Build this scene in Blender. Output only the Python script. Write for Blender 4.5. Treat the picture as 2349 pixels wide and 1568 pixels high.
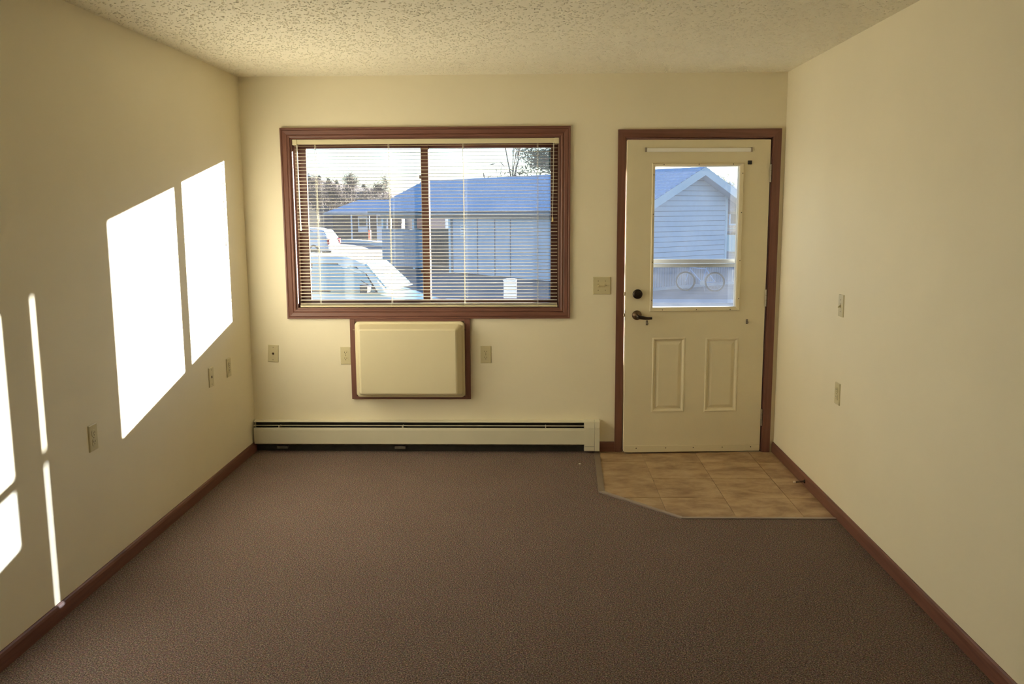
import bpy, math, random
import numpy as np
from mathutils import Vector, Matrix

random.seed(7)
rng = np.random.default_rng(11)
for o in list(bpy.data.objects):
    bpy.data.objects.remove(o)
scene = bpy.context.scene
COL = scene.collection
R = math.radians

# ---------------------------------------------------------------- camera
F_PX, CAM, YAW, PITCH, ROLL = 2038.27, Vector((1.901, -5.7774, 1.6082)), -0.0289, -0.1495, -0.0049
cy, sy, cp, sp = math.cos(YAW), math.sin(YAW), math.cos(PITCH), math.sin(PITCH)
fw = Vector((sy * cp, cy * cp, sp)); rt = Vector((cy, -sy, 0)); up = rt.cross(fw)
r2 = rt * math.cos(ROLL) + up * math.sin(ROLL); u2 = -rt * math.sin(ROLL) + up * math.cos(ROLL)
cd = bpy.data.cameras.new('camera'); cam = bpy.data.objects.new('camera', cd); COL.objects.link(cam)
cd.sensor_width = 36.0; cd.lens = 36.0 * F_PX / 2349.0; cd.clip_start = 0.05; cd.clip_end = 600
cam.matrix_world = Matrix(((r2.x, u2.x, -fw.x, CAM.x), (r2.y, u2.y, -fw.y, CAM.y), (r2.z, u2.z, -fw.z, CAM.z), (0, 0, 0, 1)))
scene.camera = cam

# ---------------------------------------------------------------- light
SUN_TRAVEL = Vector((-1.0, -1.01, -0.222)).normalized()
SUN_STRENGTH, SKY_STRENGTH = 60.0, 0.38
sd = bpy.data.lights.new('sun', 'SUN'); sd.energy = SUN_STRENGTH; sd.angle = R(0.53); sd.color = (1.0, 0.96, 0.89)
sun = bpy.data.objects.new('sun', sd); COL.objects.link(sun)
sun.rotation_euler = SUN_TRAVEL.to_track_quat('-Z', 'Y').to_euler(); sun.location = (30, 30, 12)
world = bpy.data.worlds.new('world'); scene.world = world; world.use_nodes = True
wn = world.node_tree; wn.nodes.clear()
sky = wn.nodes.new('ShaderNodeTexSky'); sky.sky_type = 'NISHITA'; sky.sun_disc = False
sky.sun_elevation = R(15.0); sky.sun_rotation = math.atan2(-SUN_TRAVEL.x, -SUN_TRAVEL.y)
sky.air_density = 1.0; sky.dust_density = 0.5; sky.ozone_density = 4.0
bg = wn.nodes.new('ShaderNodeBackground'); bg.inputs[1].default_value = SKY_STRENGTH
wo = wn.nodes.new('ShaderNodeOutputWorld')
wn.links.new(sky.outputs[0], bg.inputs[0]); wn.links.new(bg.outputs[0], wo.inputs[0])
vs = scene.view_settings
vs.view_transform = 'Standard'; vs.look = 'None'; vs.exposure = 0.0; vs.gamma = 1.0; vs.use_curve_mapping = False
scene.cycles.max_bounces = 14; scene.cycles.diffuse_bounces = 10; scene.cycles.glossy_bounces = 4
scene.cycles.transparent_max_bounces = 24; scene.cycles.sample_clamp_indirect = 12.0
scene.cycles.caustics_reflective = False; scene.cycles.caustics_refractive = False

# ---------------------------------------------------------------- materials
def nn(nt, t, **kw):
    n = nt.nodes.new(t)
    for k, v in kw.items():
        if k in n.inputs: n.inputs[k].default_value = v
        else: setattr(n, k, v)
    return n
def base_mat(name):
    m = bpy.data.materials.new(name); m.use_nodes = True
    return m, m.node_tree, m.node_tree.nodes['Principled BSDF']
def c4(c): return (c[0], c[1], c[2], 1.0)
def mat(name, col, rough=0.5, metal=0.0, spec=0.5, var=0.06, vscale=6.0, bump=0.0, bscale=200.0, col2=None, stretch=(1, 1, 1), detail=4.0):
    """procedural paint/plastic/metal: base colour drifting between two tones, optional fine relief"""
    m, nt, b = base_mat(name)
    tc = nn(nt, 'ShaderNodeTexCoord'); mp = nn(nt, 'ShaderNodeMapping'); mp.inputs['Scale'].default_value = stretch
    nt.links.new(tc.outputs['Object'], mp.inputs[0])
    nz = nn(nt, 'ShaderNodeTexNoise', Scale=vscale, Detail=detail)
    nt.links.new(mp.outputs[0], nz.inputs['Vector'])
    cr = nn(nt, 'ShaderNodeValToRGB')
    lo = col2 if col2 else tuple(c * (1 - var) for c in col)
    cr.color_ramp.elements[0].color = c4(lo); cr.color_ramp.elements[1].color = c4(col)
    cr.color_ramp.elements[0].position = 0.35; cr.color_ramp.elements[1].position = 0.65
    nt.links.new(nz.outputs['Fac'], cr.inputs[0]); nt.links.new(cr.outputs[0], b.inputs['Base Color'])
    b.inputs['Roughness'].default_value = rough; b.inputs['Metallic'].default_value = metal
    b.inputs['Specular IOR Level'].default_value = spec
    if bump:
        n2 = nn(nt, 'ShaderNodeTexNoise', Scale=bscale, Detail=3.0); nt.links.new(tc.outputs['Object'], n2.inputs['Vector'])
        bp = nn(nt, 'ShaderNodeBump', Strength=bump, Distance=0.002)
        nt.links.new(n2.outputs['Fac'], bp.inputs['Height']); nt.links.new(bp.outputs[0], b.inputs['Normal'])
    return m
def wood_mat(name, dark, light, axis):
    m, nt, b = base_mat(name)
    tc = nn(nt, 'ShaderNodeTexCoord'); mp = nn(nt, 'ShaderNodeMapping')
    s = [60, 60, 60]; s[axis] = 3.0; mp.inputs['Scale'].default_value = s
    nt.links.new(tc.outputs['Object'], mp.inputs[0])
    nz = nn(nt, 'ShaderNodeTexNoise', Scale=1.0, Detail=6.0, Distortion=0.6); nt.links.new(mp.outputs[0], nz.inputs['Vector'])
    cr = nn(nt, 'ShaderNodeValToRGB'); cr.color_ramp.elements[0].color = c4(dark); cr.color_ramp.elements[1].color = c4(light)
    cr.color_ramp.elements[0].position = 0.32; cr.color_ramp.elements[1].position = 0.68
    nt.links.new(nz.outputs['Fac'], cr.inputs[0]); nt.links.new(cr.outputs[0], b.inputs['Base Color'])
    b.inputs['Roughness'].default_value = 0.42
    bp = nn(nt, 'ShaderNodeBump', Strength=0.15, Distance=0.001)
    nt.links.new(nz.outputs['Fac'], bp.inputs['Height']); nt.links.new(bp.outputs[0], b.inputs['Normal'])
    return m
def carpet_mat():
    m, nt, b = base_mat('brown_carpet')
    tc = nn(nt, 'ShaderNodeTexCoord')
    a = nn(nt, 'ShaderNodeTexNoise', Scale=190.0, Detail=2.0); l = nn(nt, 'ShaderNodeTexNoise', Scale=2.2, Detail=3.0)
    v = nn(nt, 'ShaderNodeTexVoronoi', Scale=150.0)
    for n in (a, l, v): nt.links.new(tc.outputs['Object'], n.inputs['Vector'])
    cr = nn(nt, 'ShaderNodeValToRGB'); e = cr.color_ramp.elements
    e[0].color = c4((0.058, 0.043, 0.040)); e[0].position = 0.30; e[1].color = c4((0.39, 0.30, 0.255)); e[1].position = 0.72
    k = e.new(0.5); k.color = c4((0.170, 0.123, 0.108))
    nt.links.new(a.outputs['Fac'], cr.inputs[0])
    mx = nn(nt, 'ShaderNodeMix', data_type='RGBA', blend_type='MULTIPLY'); mx.inputs['Factor'].default_value = 0.5
    c2 = nn(nt, 'ShaderNodeValToRGB'); c2.color_ramp.elements[0].color = c4((0.7, 0.68, 0.66)); c2.color_ramp.elements[1].color = c4((1, 1, 1))
    nt.links.new(l.outputs['Fac'], c2.inputs[0])
    nt.links.new(cr.outputs[0], mx.inputs[6]); nt.links.new(c2.outputs[0], mx.inputs[7])
    hs = nn(nt, 'ShaderNodeMix', data_type='RGBA', blend_type='OVERLAY'); hs.inputs['Factor'].default_value = 0.12
    nt.links.new(mx.outputs[2], hs.inputs[6]); nt.links.new(v.outputs['Color'], hs.inputs[7])
    nt.links.new(hs.outputs[2], b.inputs['Base Color'])
    b.inputs['Roughness'].default_value = 0.95; b.inputs['Specular IOR Level'].default_value = 0.1
    bp = nn(nt, 'ShaderNodeBump', Strength=0.8, Distance=0.004)
    nt.links.new(v.outputs['Distance'], bp.inputs['Height']); nt.links.new(bp.outputs[0], b.inputs['Normal'])
    return m
def vinyl_mat(name, off):
    m, nt, b = base_mat(name)
    tc = nn(nt, 'ShaderNodeTexCoord'); mp = nn(nt, 'ShaderNodeMapping')
    mp.inputs['Scale'].default_value = (5.0, 8.0, 3.0); mp.inputs['Location'].default_value = (off * 3.1, off * 7.7, off)
    nt.links.new(tc.outputs['Object'], mp.inputs[0])
    nz = nn(nt, 'ShaderNodeTexNoise', Scale=1.0, Detail=9.0, Roughness=0.68, Distortion=0.25); nt.links.new(mp.outputs[0], nz.inputs['Vector'])
    cr = nn(nt, 'ShaderNodeValToRGB'); e = cr.color_ramp.elements
    t = 1.12 + 0.42 * ((off * 0.618) % 1.0)
    e[0].color = c4((0.175 * t, 0.103 * t, 0.056 * t)); e[0].position = 0.34
    e[1].color = c4((0.40 * t, 0.295 * t, 0.185 * t)); e[1].position = 0.68
    k = e.new(0.5); k.color = c4((0.295 * t, 0.20 * t, 0.112 * t))
    nt.links.new(nz.outputs['Fac'], cr.inputs[0]); nt.links.new(cr.outputs[0], b.inputs['Base Color'])
    b.inputs['Roughness'].default_value = 0.42
    bp = nn(nt, 'ShaderNodeBump', Strength=0.08, Distance=0.002)
    nt.links.new(nz.outputs['Fac'], bp.inputs['Height']); nt.links.new(bp.outputs[0], b.inputs['Normal'])
    return m
def glass_mat(name, dust, tint=(0.98, 0.99, 1.0), spots=0.0):
    """clear thin pane: transparent with a Fresnel mirror coat and a film of dust that scatters light"""
    m = bpy.data.materials.new(name); m.use_nodes = True; nt = m.node_tree; nt.nodes.clear()
    out = nn(nt, 'ShaderNodeOutputMaterial'); tr = nn(nt, 'ShaderNodeBsdfTransparent'); tr.inputs[0].default_value = c4(tint)
    gl = nn(nt, 'ShaderNodeBsdfGlossy'); gl.inputs['Roughness'].default_value = 0.0
    fr = nn(nt, 'ShaderNodeFresnel'); ge = nn(nt, 'ShaderNodeNewGeometry'); mi = nn(nt, 'ShaderNodeMapRange')
    mi.inputs['To Min'].default_value = 1.35; mi.inputs['To Max'].default_value = 1 / 1.35
    nt.links.new(ge.outputs['Backfacing'], mi.inputs[0]); nt.links.new(mi.outputs[0], fr.inputs[0]); mx = nn(nt, 'ShaderNodeMixShader')
    nt.links.new(fr.outputs[0], mx.inputs[0]); nt.links.new(tr.outputs[0], mx.inputs[1]); nt.links.new(gl.outputs[0], mx.inputs[2])
    tl = nn(nt, 'ShaderNodeBsdfTranslucent'); tl.inputs[0].default_value = (0.9, 0.9, 0.9, 1)
    tc = nn(nt, 'ShaderNodeTexCoord'); nz = nn(nt, 'ShaderNodeTexNoise', Scale=9.0, Detail=6.0); nt.links.new(tc.outputs['Object'], nz.inputs['Vector'])
    mr = nn(nt, 'ShaderNodeMapRange'); mr.inputs['From Min'].default_value = 0.3; mr.inputs['From Max'].default_value = 0.75
    mr.inputs['To Min'].default_value = dust * 0.7; mr.inputs['To Max'].default_value = dust * 1.4
    nt.links.new(nz.outputs['Fac'], mr.inputs[0]); fac = mr.outputs[0]
    if spots:
        vo = nn(nt, 'ShaderNodeTexVoronoi', Scale=16.0); nt.links.new(tc.outputs['Object'], vo.inputs['Vector'])
        lt = nn(nt, 'ShaderNodeMath', operation='LESS_THAN'); lt.inputs[1].default_value = 0.05; nt.links.new(vo.outputs['Distance'], lt.inputs[0])
        ml = nn(nt, 'ShaderNodeMath', operation='MULTIPLY_ADD'); ml.inputs[1].default_value = spots
        nt.links.new(lt.outputs[0], ml.inputs[0]); nt.links.new(fac, ml.inputs[2]); fac = ml.outputs[0]
    m2 = nn(nt, 'ShaderNodeMixShader'); nt.links.new(fac, m2.inputs[0]); nt.links.new(mx.outputs[0], m2.inputs[1]); nt.links.new(tl.outputs[0], m2.inputs[2])
    nt.links.new(m2.outputs[0], out.inputs[0])
    return m

WALL = (0.812, 0.750, 0.580)
M = {}
M['wall'] = mat('cream_wall_paint', WALL, 0.62, spec=0.3, var=0.025, vscale=2.5, bump=0.10, bscale=260.0)
M['ceiling'] = mat('popcorn_ceiling', (0.81, 0.77, 0.63), 0.9, spec=0.1, var=0.03, vscale=90.0, bump=0.35, bscale=330.0)
M['carpet'] = carpet_mat()
M['wood_x'] = wood_mat('red_brown_wood_lengthwise', (0.138, 0.055, 0.040), (0.198, 0.085, 0.062), 0)
M['wood_y'] = wood_mat('red_brown_wood_along_wall', (0.138, 0.055, 0.040), (0.198, 0.085, 0.062), 1)
M['wood_z'] = wood_mat('red_brown_wood_upright', (0.138, 0.055, 0.040), (0.198, 0.085, 0.062), 2)
M['sash'] = mat('brown_sash_vinyl', (0.085, 0.030, 0.020), 0.45, var=0.15)
M['door'] = mat('cream_door_paint', (0.75, 0.68, 0.49), 0.45, var=0.03, vscale=4, bump=0.03, bscale=300)
M['lite'] = mat('cream_lite_frame_plastic', (0.72, 0.65, 0.46), 0.4, var=0.03)
M['ivory'] = mat('ivory_plastic', (0.60, 0.54, 0.34), 0.35, var=0.03)
M['ivory_dark'] = mat('ivory_recess', (0.50, 0.44, 0.26), 0.4, var=0.03)
M['slot'] = mat('black_slot', (0.02, 0.016, 0.012), 0.6, var=0.1)
M['screw'] = mat('dull_screw_metal', (0.25, 0.21, 0.14), 0.4, metal=0.6, var=0.1)
M['dark_screw'] = mat('dark_screw_metal', (0.06, 0.04, 0.02), 0.5, var=0.1)
M['bronze'] = mat('oil_rubbed_bronze', (0.050, 0.036, 0.028), 0.34, metal=0.75, var=0.25, vscale=30)
M['bronze_plain'] = mat('worn_bronze', (0.14, 0.09, 0.05), 0.4, metal=0.7, var=0.2, vscale=30)
M['brass'] = mat('bright_worn_metal', (0.55, 0.48, 0.36), 0.3, metal=0.9, var=0.1)
M['hinge'] = mat('dull_steel_hinge', (0.36, 0.31, 0.25), 0.4, metal=0.7, var=0.2)
M['black'] = mat('black_plastic', (0.02, 0.02, 0.022), 0.5, var=0.1)
M['ac'] = mat('beige_cover_plastic', (0.70, 0.63, 0.43), 0.4, var=0.02, vscale=3, bump=0.06, bscale=400)
M['heater'] = mat('cream_enamel_metal', (0.68, 0.645, 0.50), 0.4, var=0.03)
M['heater_dark'] = mat('dark_heater_interior', (0.035, 0.033, 0.028), 0.6, var=0.3, vscale=20)
M['fin'] = mat('dusty_aluminium_fins', (0.20, 0.18, 0.15), 0.5, metal=0.5, var=0.3, vscale=40)
M['slat'] = mat('cream_blind_enamel', (0.74, 0.68, 0.52), 0.4, var=0.02)
M['rail'] = mat('cream_blind_rail', (0.72, 0.66, 0.44), 0.4, var=0.02)
M['cord'] = mat('white_blind_cord', (0.85, 0.82, 0.72), 0.7, var=0.03)
M['wand'] = mat('clear_white_wand_plastic', (0.85, 0.85, 0.82), 0.2, var=0.02)
M['tassel'] = mat('yellowed_tassel_plastic', (0.65, 0.52, 0.22), 0.4, var=0.05)
M['bead'] = mat('tan_glazing_bead', (0.42, 0.30, 0.23), 0.5, var=0.05)
M['pane'] = glass_mat('window_glass', 0.0045)
M['door_pane'] = glass_mat('door_glass', 0.004, spots=0.03)
M['storm_pane'] = glass_mat('storm_door_upper_glass', 0.003)
M['screen_pane'] = glass_mat('dusty_storm_door_lower_glass', 0.010, tint=(0.80, 0.84, 0.90))
M['storm'] = mat('white_storm_door_enamel', (0.80, 0.78, 0.70), 0.35, var=0.03)
M['storm_rail'] = mat('aluminium_storm_rail', (0.34, 0.35, 0.35), 0.35, metal=0.4, var=0.05)
M['weather'] = mat('white_bulb_weatherstrip', (0.82, 0.78, 0.68), 0.6, var=0.03)
M['strip'] = mat('taupe_vinyl_edge_strip', (0.17, 0.125, 0.095), 0.32, var=0.12, vscale=15)
M['strip_metal'] = mat('brushed_metal_edge_strip', (0.42, 0.36, 0.34), 0.3, metal=0.5, var=0.12, vscale=15)
M['crumb'] = mat('white_paper_crumb', (0.85, 0.82, 0.72), 0.8)
M['rubber_tip'] = mat('white_rubber_tip', (0.75, 0.62, 0.48), 0.6)
M['grout'] = mat('vinyl_joint', (0.46, 0.36, 0.24), 0.6, var=0.2)
# outdoors
M['asphalt'] = mat('grey_asphalt', (0.21, 0.21, 0.215), 0.85, var=0.3, vscale=1.5, bump=0.4, bscale=60, detail=8)
M['concrete'] = mat('pale_concrete', (0.55, 0.54, 0.52), 0.85, var=0.15, vscale=3, bump=0.2, bscale=80)
M['grass'] = mat('dry_grass', (0.30, 0.27, 0.14), 0.9, var=0.4, vscale=2.0, bump=0.6, bscale=30, col2=(0.16, 0.18, 0.08))
M['siding'] = mat('pale_grey_vinyl_siding', (0.57, 0.64, 0.73), 0.6, var=0.04)
M['siding_trim'] = mat('white_fascia_paint', (0.60, 0.70, 0.76), 0.5, var=0.03)
M['panel'] = mat('grey_wall_panel', (0.54, 0.58, 0.65), 0.65, var=0.07, vscale=4)
M['joint_lap_shade'] = mat('dark_grey_batten_lap_shade', (0.28, 0.29, 0.33), 0.7, var=0.1)
M['shingle'] = mat('blue_grey_shingle', (0.43, 0.54, 0.70), 0.7, var=0.2, vscale=14, bump=0.4, bscale=60)
M['soffit'] = mat('grey_beam_paint', (0.40, 0.39, 0.38), 0.7, var=0.1)
M['enclosure'] = mat('weathered_grey_boards', (0.36, 0.40, 0.46), 0.8, var=0.2, vscale=4, stretch=(6, 6, 0.6))
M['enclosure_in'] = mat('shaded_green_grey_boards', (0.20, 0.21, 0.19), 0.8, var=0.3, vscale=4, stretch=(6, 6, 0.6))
M['brick'] = mat('pink_brick', (0.66, 0.46, 0.38), 0.85, var=0.25, vscale=20)
M['mortar'] = mat('pale_mortar', (0.60, 0.56, 0.50), 0.9, var=0.1)
M['dark_wall'] = mat('dark_brown_siding', (0.14, 0.105, 0.09), 0.8, var=0.2, vscale=3)
M['white_door'] = mat('pale_house_paint', (0.62, 0.66, 0.74), 0.5, var=0.04)
M['dark_glass'] = mat('dark_house_glass', (0.05, 0.06, 0.08), 0.08, spec=0.6)
M['fence'] = mat('grey_blue_picket', (0.36, 0.39, 0.44), 0.8, var=0.2, vscale=5)
M['tyre'] = mat('black_tyre_rubber', (0.03, 0.028, 0.026), 0.8, var=0.1)
M['rim'] = mat('silver_rim', (0.5, 0.5, 0.5), 0.3, metal=0.9)
M['bike'] = mat('pale_blue_bike_paint', (0.35, 0.48, 0.68), 0.35)
M['car_white'] = mat('pale_green_white_car_paint', (0.66, 0.74, 0.72), 0.22, spec=0.6, var=0.02)
M['car_blue'] = mat('pale_blue_car_paint', (0.52, 0.60, 0.68), 0.25, spec=0.6, var=0.02)
M['car_glass'] = mat('blue_green_car_glass', (0.28, 0.44, 0.50), 0.05, spec=0.8, var=0.05)
M['car_trim'] = mat('dark_window_seal', (0.03, 0.03, 0.035), 0.5)
M['lamp_clear'] = mat('clear_headlamp', (0.60, 0.72, 0.72), 0.1, spec=0.8)
M['lamp_red'] = mat('red_tail_lamp', (0.55, 0.03, 0.03), 0.15, spec=0.8)
M['post_white'] = mat('white_vinyl_post', (0.84, 0.84, 0.84), 0.4, var=0.02)
M['orange'] = mat('orange_marker_paint', (0.75, 0.20, 0.10), 0.5)
M['bark'] = mat('grey_brown_bark', (0.20, 0.165, 0.14), 0.9, var=0.3, vscale=12)
M['twig'] = mat('red_brown_twigs', (0.12, 0.088, 0.070), 0.9, var=0.3, vscale=3)
M['needle'] = mat('dark_green_needles', (0.075, 0.13, 0.085), 0.8, var=0.4, vscale=4)
M['leaf'] = mat('olive_leaves', (0.30, 0.34, 0.14), 0.8, var=0.4, vscale=4)
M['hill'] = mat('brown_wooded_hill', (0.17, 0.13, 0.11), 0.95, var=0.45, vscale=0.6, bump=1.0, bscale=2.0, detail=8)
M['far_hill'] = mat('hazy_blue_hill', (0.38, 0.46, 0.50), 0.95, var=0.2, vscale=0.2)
M['cyan_box'] = mat('pale_cyan_bin_plastic', (0.45, 0.68, 0.72), 0.5)

# ---------------------------------------------------------------- mesh helpers
class MB:
    def __init__(s): s.v = []; s.f = []
    def add(s, vs_, fs):
        n = len(s.v); s.v.extend([tuple(map(float, p)) for p in vs_]); s.f.extend([tuple(i + n for i in f) for f in fs]); return s
    def box(s, x0, x1, y0, y1, z0, z1):
        return s.add([(x0, y0, z0), (x1, y0, z0), (x1, y1, z0), (x0, y1, z0), (x0, y0, z1), (x1, y0, z1), (x1, y1, z1), (x0, y1, z1)],
                     [(0, 3, 2, 1), (4, 5, 6, 7), (0, 1, 5, 4), (1, 2, 6, 5), (2, 3, 7, 6), (3, 0, 4, 7)])
    def cbox(s, x0, x1, y0, y1, z0, z1, c):
        """box with all edges chamfered by c"""
        xs = (x0, x1); ys = (y0, y1); zs = (z0, z1); idx = {}
        vs_ = []
        for i in (0, 1):
            for j in (0, 1):
                for k in (0, 1):
                    sx, sy_, sz = (1 - 2 * i) * c, (1 - 2 * j) * c, (1 - 2 * k) * c
                    for a in range(3):
                        p = [xs[i] + sx, ys[j] + sy_, zs[k] + sz]; p[a] = (xs[i], ys[j], zs[k])[a]
                        idx[(i, j, k, a)] = len(vs_); vs_.append(p)
        fs = []
        for a, (b_, c_) in ((0, (1, 2)), (1, (2, 0)), (2, (0, 1))):
            for e in (0, 1):
                ring = []
                for (p, q) in ((0, 0), (1, 0), (1, 1), (0, 1)):
                    t = [0, 0, 0]; t[a] = e; t[b_] = p; t[c_] = q; ring.append(idx[(t[0], t[1], t[2], a)])
                fs.append(tuple(ring if e else ring[::-1]))
        for a in range(3):
            b_, c_ = (a + 1) % 3, (a + 2) % 3
            for p in (0, 1):
                for q in (0, 1):
                    t0 = [0, 0, 0]; t1 = [0, 0, 0]; t0[a] = 0; t1[a] = 1
                    for t in (t0, t1): t[b_] = p; t[c_] = q
                    quad = [idx[(*t0, b_)], idx[(*t1, b_)], idx[(*t1, c_)], idx[(*t0, c_)]]
                    fs.append(tuple(quad if p == q else quad[::-1]))
        for i in (0, 1):
            for j in (0, 1):
                for k in (0, 1):
                    tri = [idx[(i, j, k, 0)], idx[(i, j, k, 1)], idx[(i, j, k, 2)]]
                    fs.append(tuple(tri if (i + j + k) % 2 else tri[::-1]))
        return s.add(vs_, fs)
    def prism(s, poly, n0, n1, f):
        """extrude 2D poly between n0 and n1; f(a, b, n) -> xyz"""
        k = len(poly)
        vs_ = [f(a, b, n0) for a, b in poly] + [f(a, b, n1) for a, b in poly]
        fs = [tuple(range(k))[::-1], tuple(range(k, 2 * k))] + [(i, (i + 1) % k, k + (i + 1) % k, k + i) for i in range(k)]
        return s.add(vs_, fs)
    def loft(s, rings, cap=True, closed=True):
        k = len(rings[0]); vs_ = [p for r in rings for p in r]; fs = []
        for a in range(len(rings) - 1):
            for i in range(k if closed else k - 1):
                j = (i + 1) % k; fs.append((a * k + i, a * k + j, (a + 1) * k + j, (a + 1) * k + i))
        if cap: fs += [tuple(range(k))[::-1], tuple((len(rings) - 1) * k + i for i in range(k))]
        return s.add(vs_, fs)
    def tube(s, pts, r, n=8, r1=None):
        pts = [Vector(p) for p in pts]; rings = []
        for i, p in enumerate(pts):
            d = (pts[min(i + 1, len(pts) - 1)] - pts[max(i - 1, 0)]).normalized()
            a = d.cross(Vector((0, 0, 1)));
            if a.length < 1e-3: a = d.cross(Vector((1, 0, 0)))
            a.normalize(); b = d.cross(a)
            rr = r if r1 is None else r + (r1 - r) * i / max(1, len(pts) - 1)
            rings.append([p + (a * math.cos(t) + b * math.sin(t)) * rr for t in [2 * math.pi * q / n for q in range(n)]])
        return s.loft(rings)
    def lathe(s, prof, n, f):
        """prof: (radius, height); f(a, b, h) -> xyz"""
        return s.loft([[f(r * math.cos(2 * math.pi * q / n), r * math.sin(2 * math.pi * q / n), h) for q in range(n)] for r, h in prof])
    def build(s, name, m, parent=None, smooth=False):
        me = bpy.data.meshes.new(name); vs_ = s.v
        me.from_pydata(vs_, [], s.f); me.update()
        if smooth:
            for p in me.polygons: p.use_smooth = True
        me.materials.append(M[m] if isinstance(m, str) else m)
        o = bpy.data.objects.new(name, me); COL.objects.link(o)
        if parent is not None:
            o.parent = parent
            if '_world' in parent: o.location = [-c for c in parent.location]
        return o
def fixn(o):
    import bmesh
    bm = bmesh.new(); bm.from_mesh(o.data); bmesh.ops.recalc_face_normals(bm, faces=bm.faces); bm.to_mesh(o.data); bm.free(); return o
def bevel(o, w, seg=2):
    md = o.modifiers.new('bevel', 'BEVEL'); md.width = w; md.segments = seg; md.limit_method = 'ANGLE'; md.angle_limit = R(40); return o
def empty(name, loc, rz=0.0, world_children=False):
    o = bpy.data.objects.new(name, None); COL.objects.link(o); o.location = loc; o.rotation_euler = (0, 0, rz)
    o.empty_display_size = 0.1
    if world_children: o['_world'] = 1
    return o
def tag(o, label, cat=None, group=None, kind=None):
    if label: o['label'] = label
    if cat: o['category'] = cat
    if group: o['group'] = group
    if kind: o['kind'] = kind
    return o
def struct(o, label): o['kind'] = 'structure'; o['label'] = label; return o
def share(o, name, loc=None, parent=None):
    c = o.copy(); c.name = name; COL.objects.link(c)
    if loc is not None: c.location = loc
    if parent is not None: c.parent = parent
    return c
def copy_tree(o, parent=None):
    c = o.copy(); COL.objects.link(c); c.parent = parent
    for ch in list(o.children): copy_tree(ch, c)
    return c

W, H, YR = 3.466, 2.44, -7.1
# ---------------------------------------------------------------- the room shell
WX0, WX1, WZ0, WZ1 = 0.317, 2.052, 0.955, 2.060          # window opening
DX0, DX1, DZ1 = 2.463, 3.388, 2.045                       # door opening
TB = 0.15
def wall_with_holes():
    m = MB(); xs = sorted({-0.15, 0, WX0, WX1, DX0, DX1, W, W + 0.15}); zs = sorted({-0.1, 0.0, WZ0, DZ1, WZ1, H, H + 0.12})
    def hole(x, z): return (WX0 < x < WX1 and WZ0 < z < WZ1) or (DX0 < x < DX1 and 0.0 < z < DZ1)
    for a, b in zip(xs, xs[1:]):
        for c, d in zip(zs, zs[1:]):
            if hole((a + b) / 2, (c + d) / 2): continue
            m.add([(a, 0, c), (b, 0, c), (b, 0, d), (a, 0, d)], [(0, 1, 2, 3)])
            m.add([(a, TB, c), (b, TB, c), (b, TB, d), (a, TB, d)], [(3, 2, 1, 0)])
    for (a, b, c, d) in ((WX0, WX1, WZ0, WZ1), (DX0, DX1, 0.0, DZ1)):
        for (p, q) in (((a, c), (b, c)), ((b, c), (b, d)), ((b, d), (a, d)), ((a, d), (a, c))):
            m.add([(p[0], 0, p[1]), (q[0], 0, q[1]), (q[0], TB, q[1]), (p[0], TB, p[1])], [(0, 1, 2, 3)])
    return m
struct(wall_with_holes().build('wall_back', 'wall'), 'cream painted wall with the window and the entry door')
struct(MB().box(-0.15, 0, YR, 0, -0.1, H + 0.12).build('wall_left', 'wall'), 'cream painted wall with the sun patches')
struct(MB().box(W, W + 0.15, YR, 0, -0.1, H + 0.12).build('wall_right', 'wall'), 'cream painted wall beside the entry door')
struct(MB().box(-0.15, W + 0.15, YR - 0.15, YR, -0.1, H + 0.12).build('wall_front', 'wall'), 'cream painted wall behind the viewer')
ceil_o = struct(MB().box(0, W, YR, 0, H, H + 0.12).build('ceiling', 'ceiling'), 'cream popcorn textured ceiling')
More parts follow.
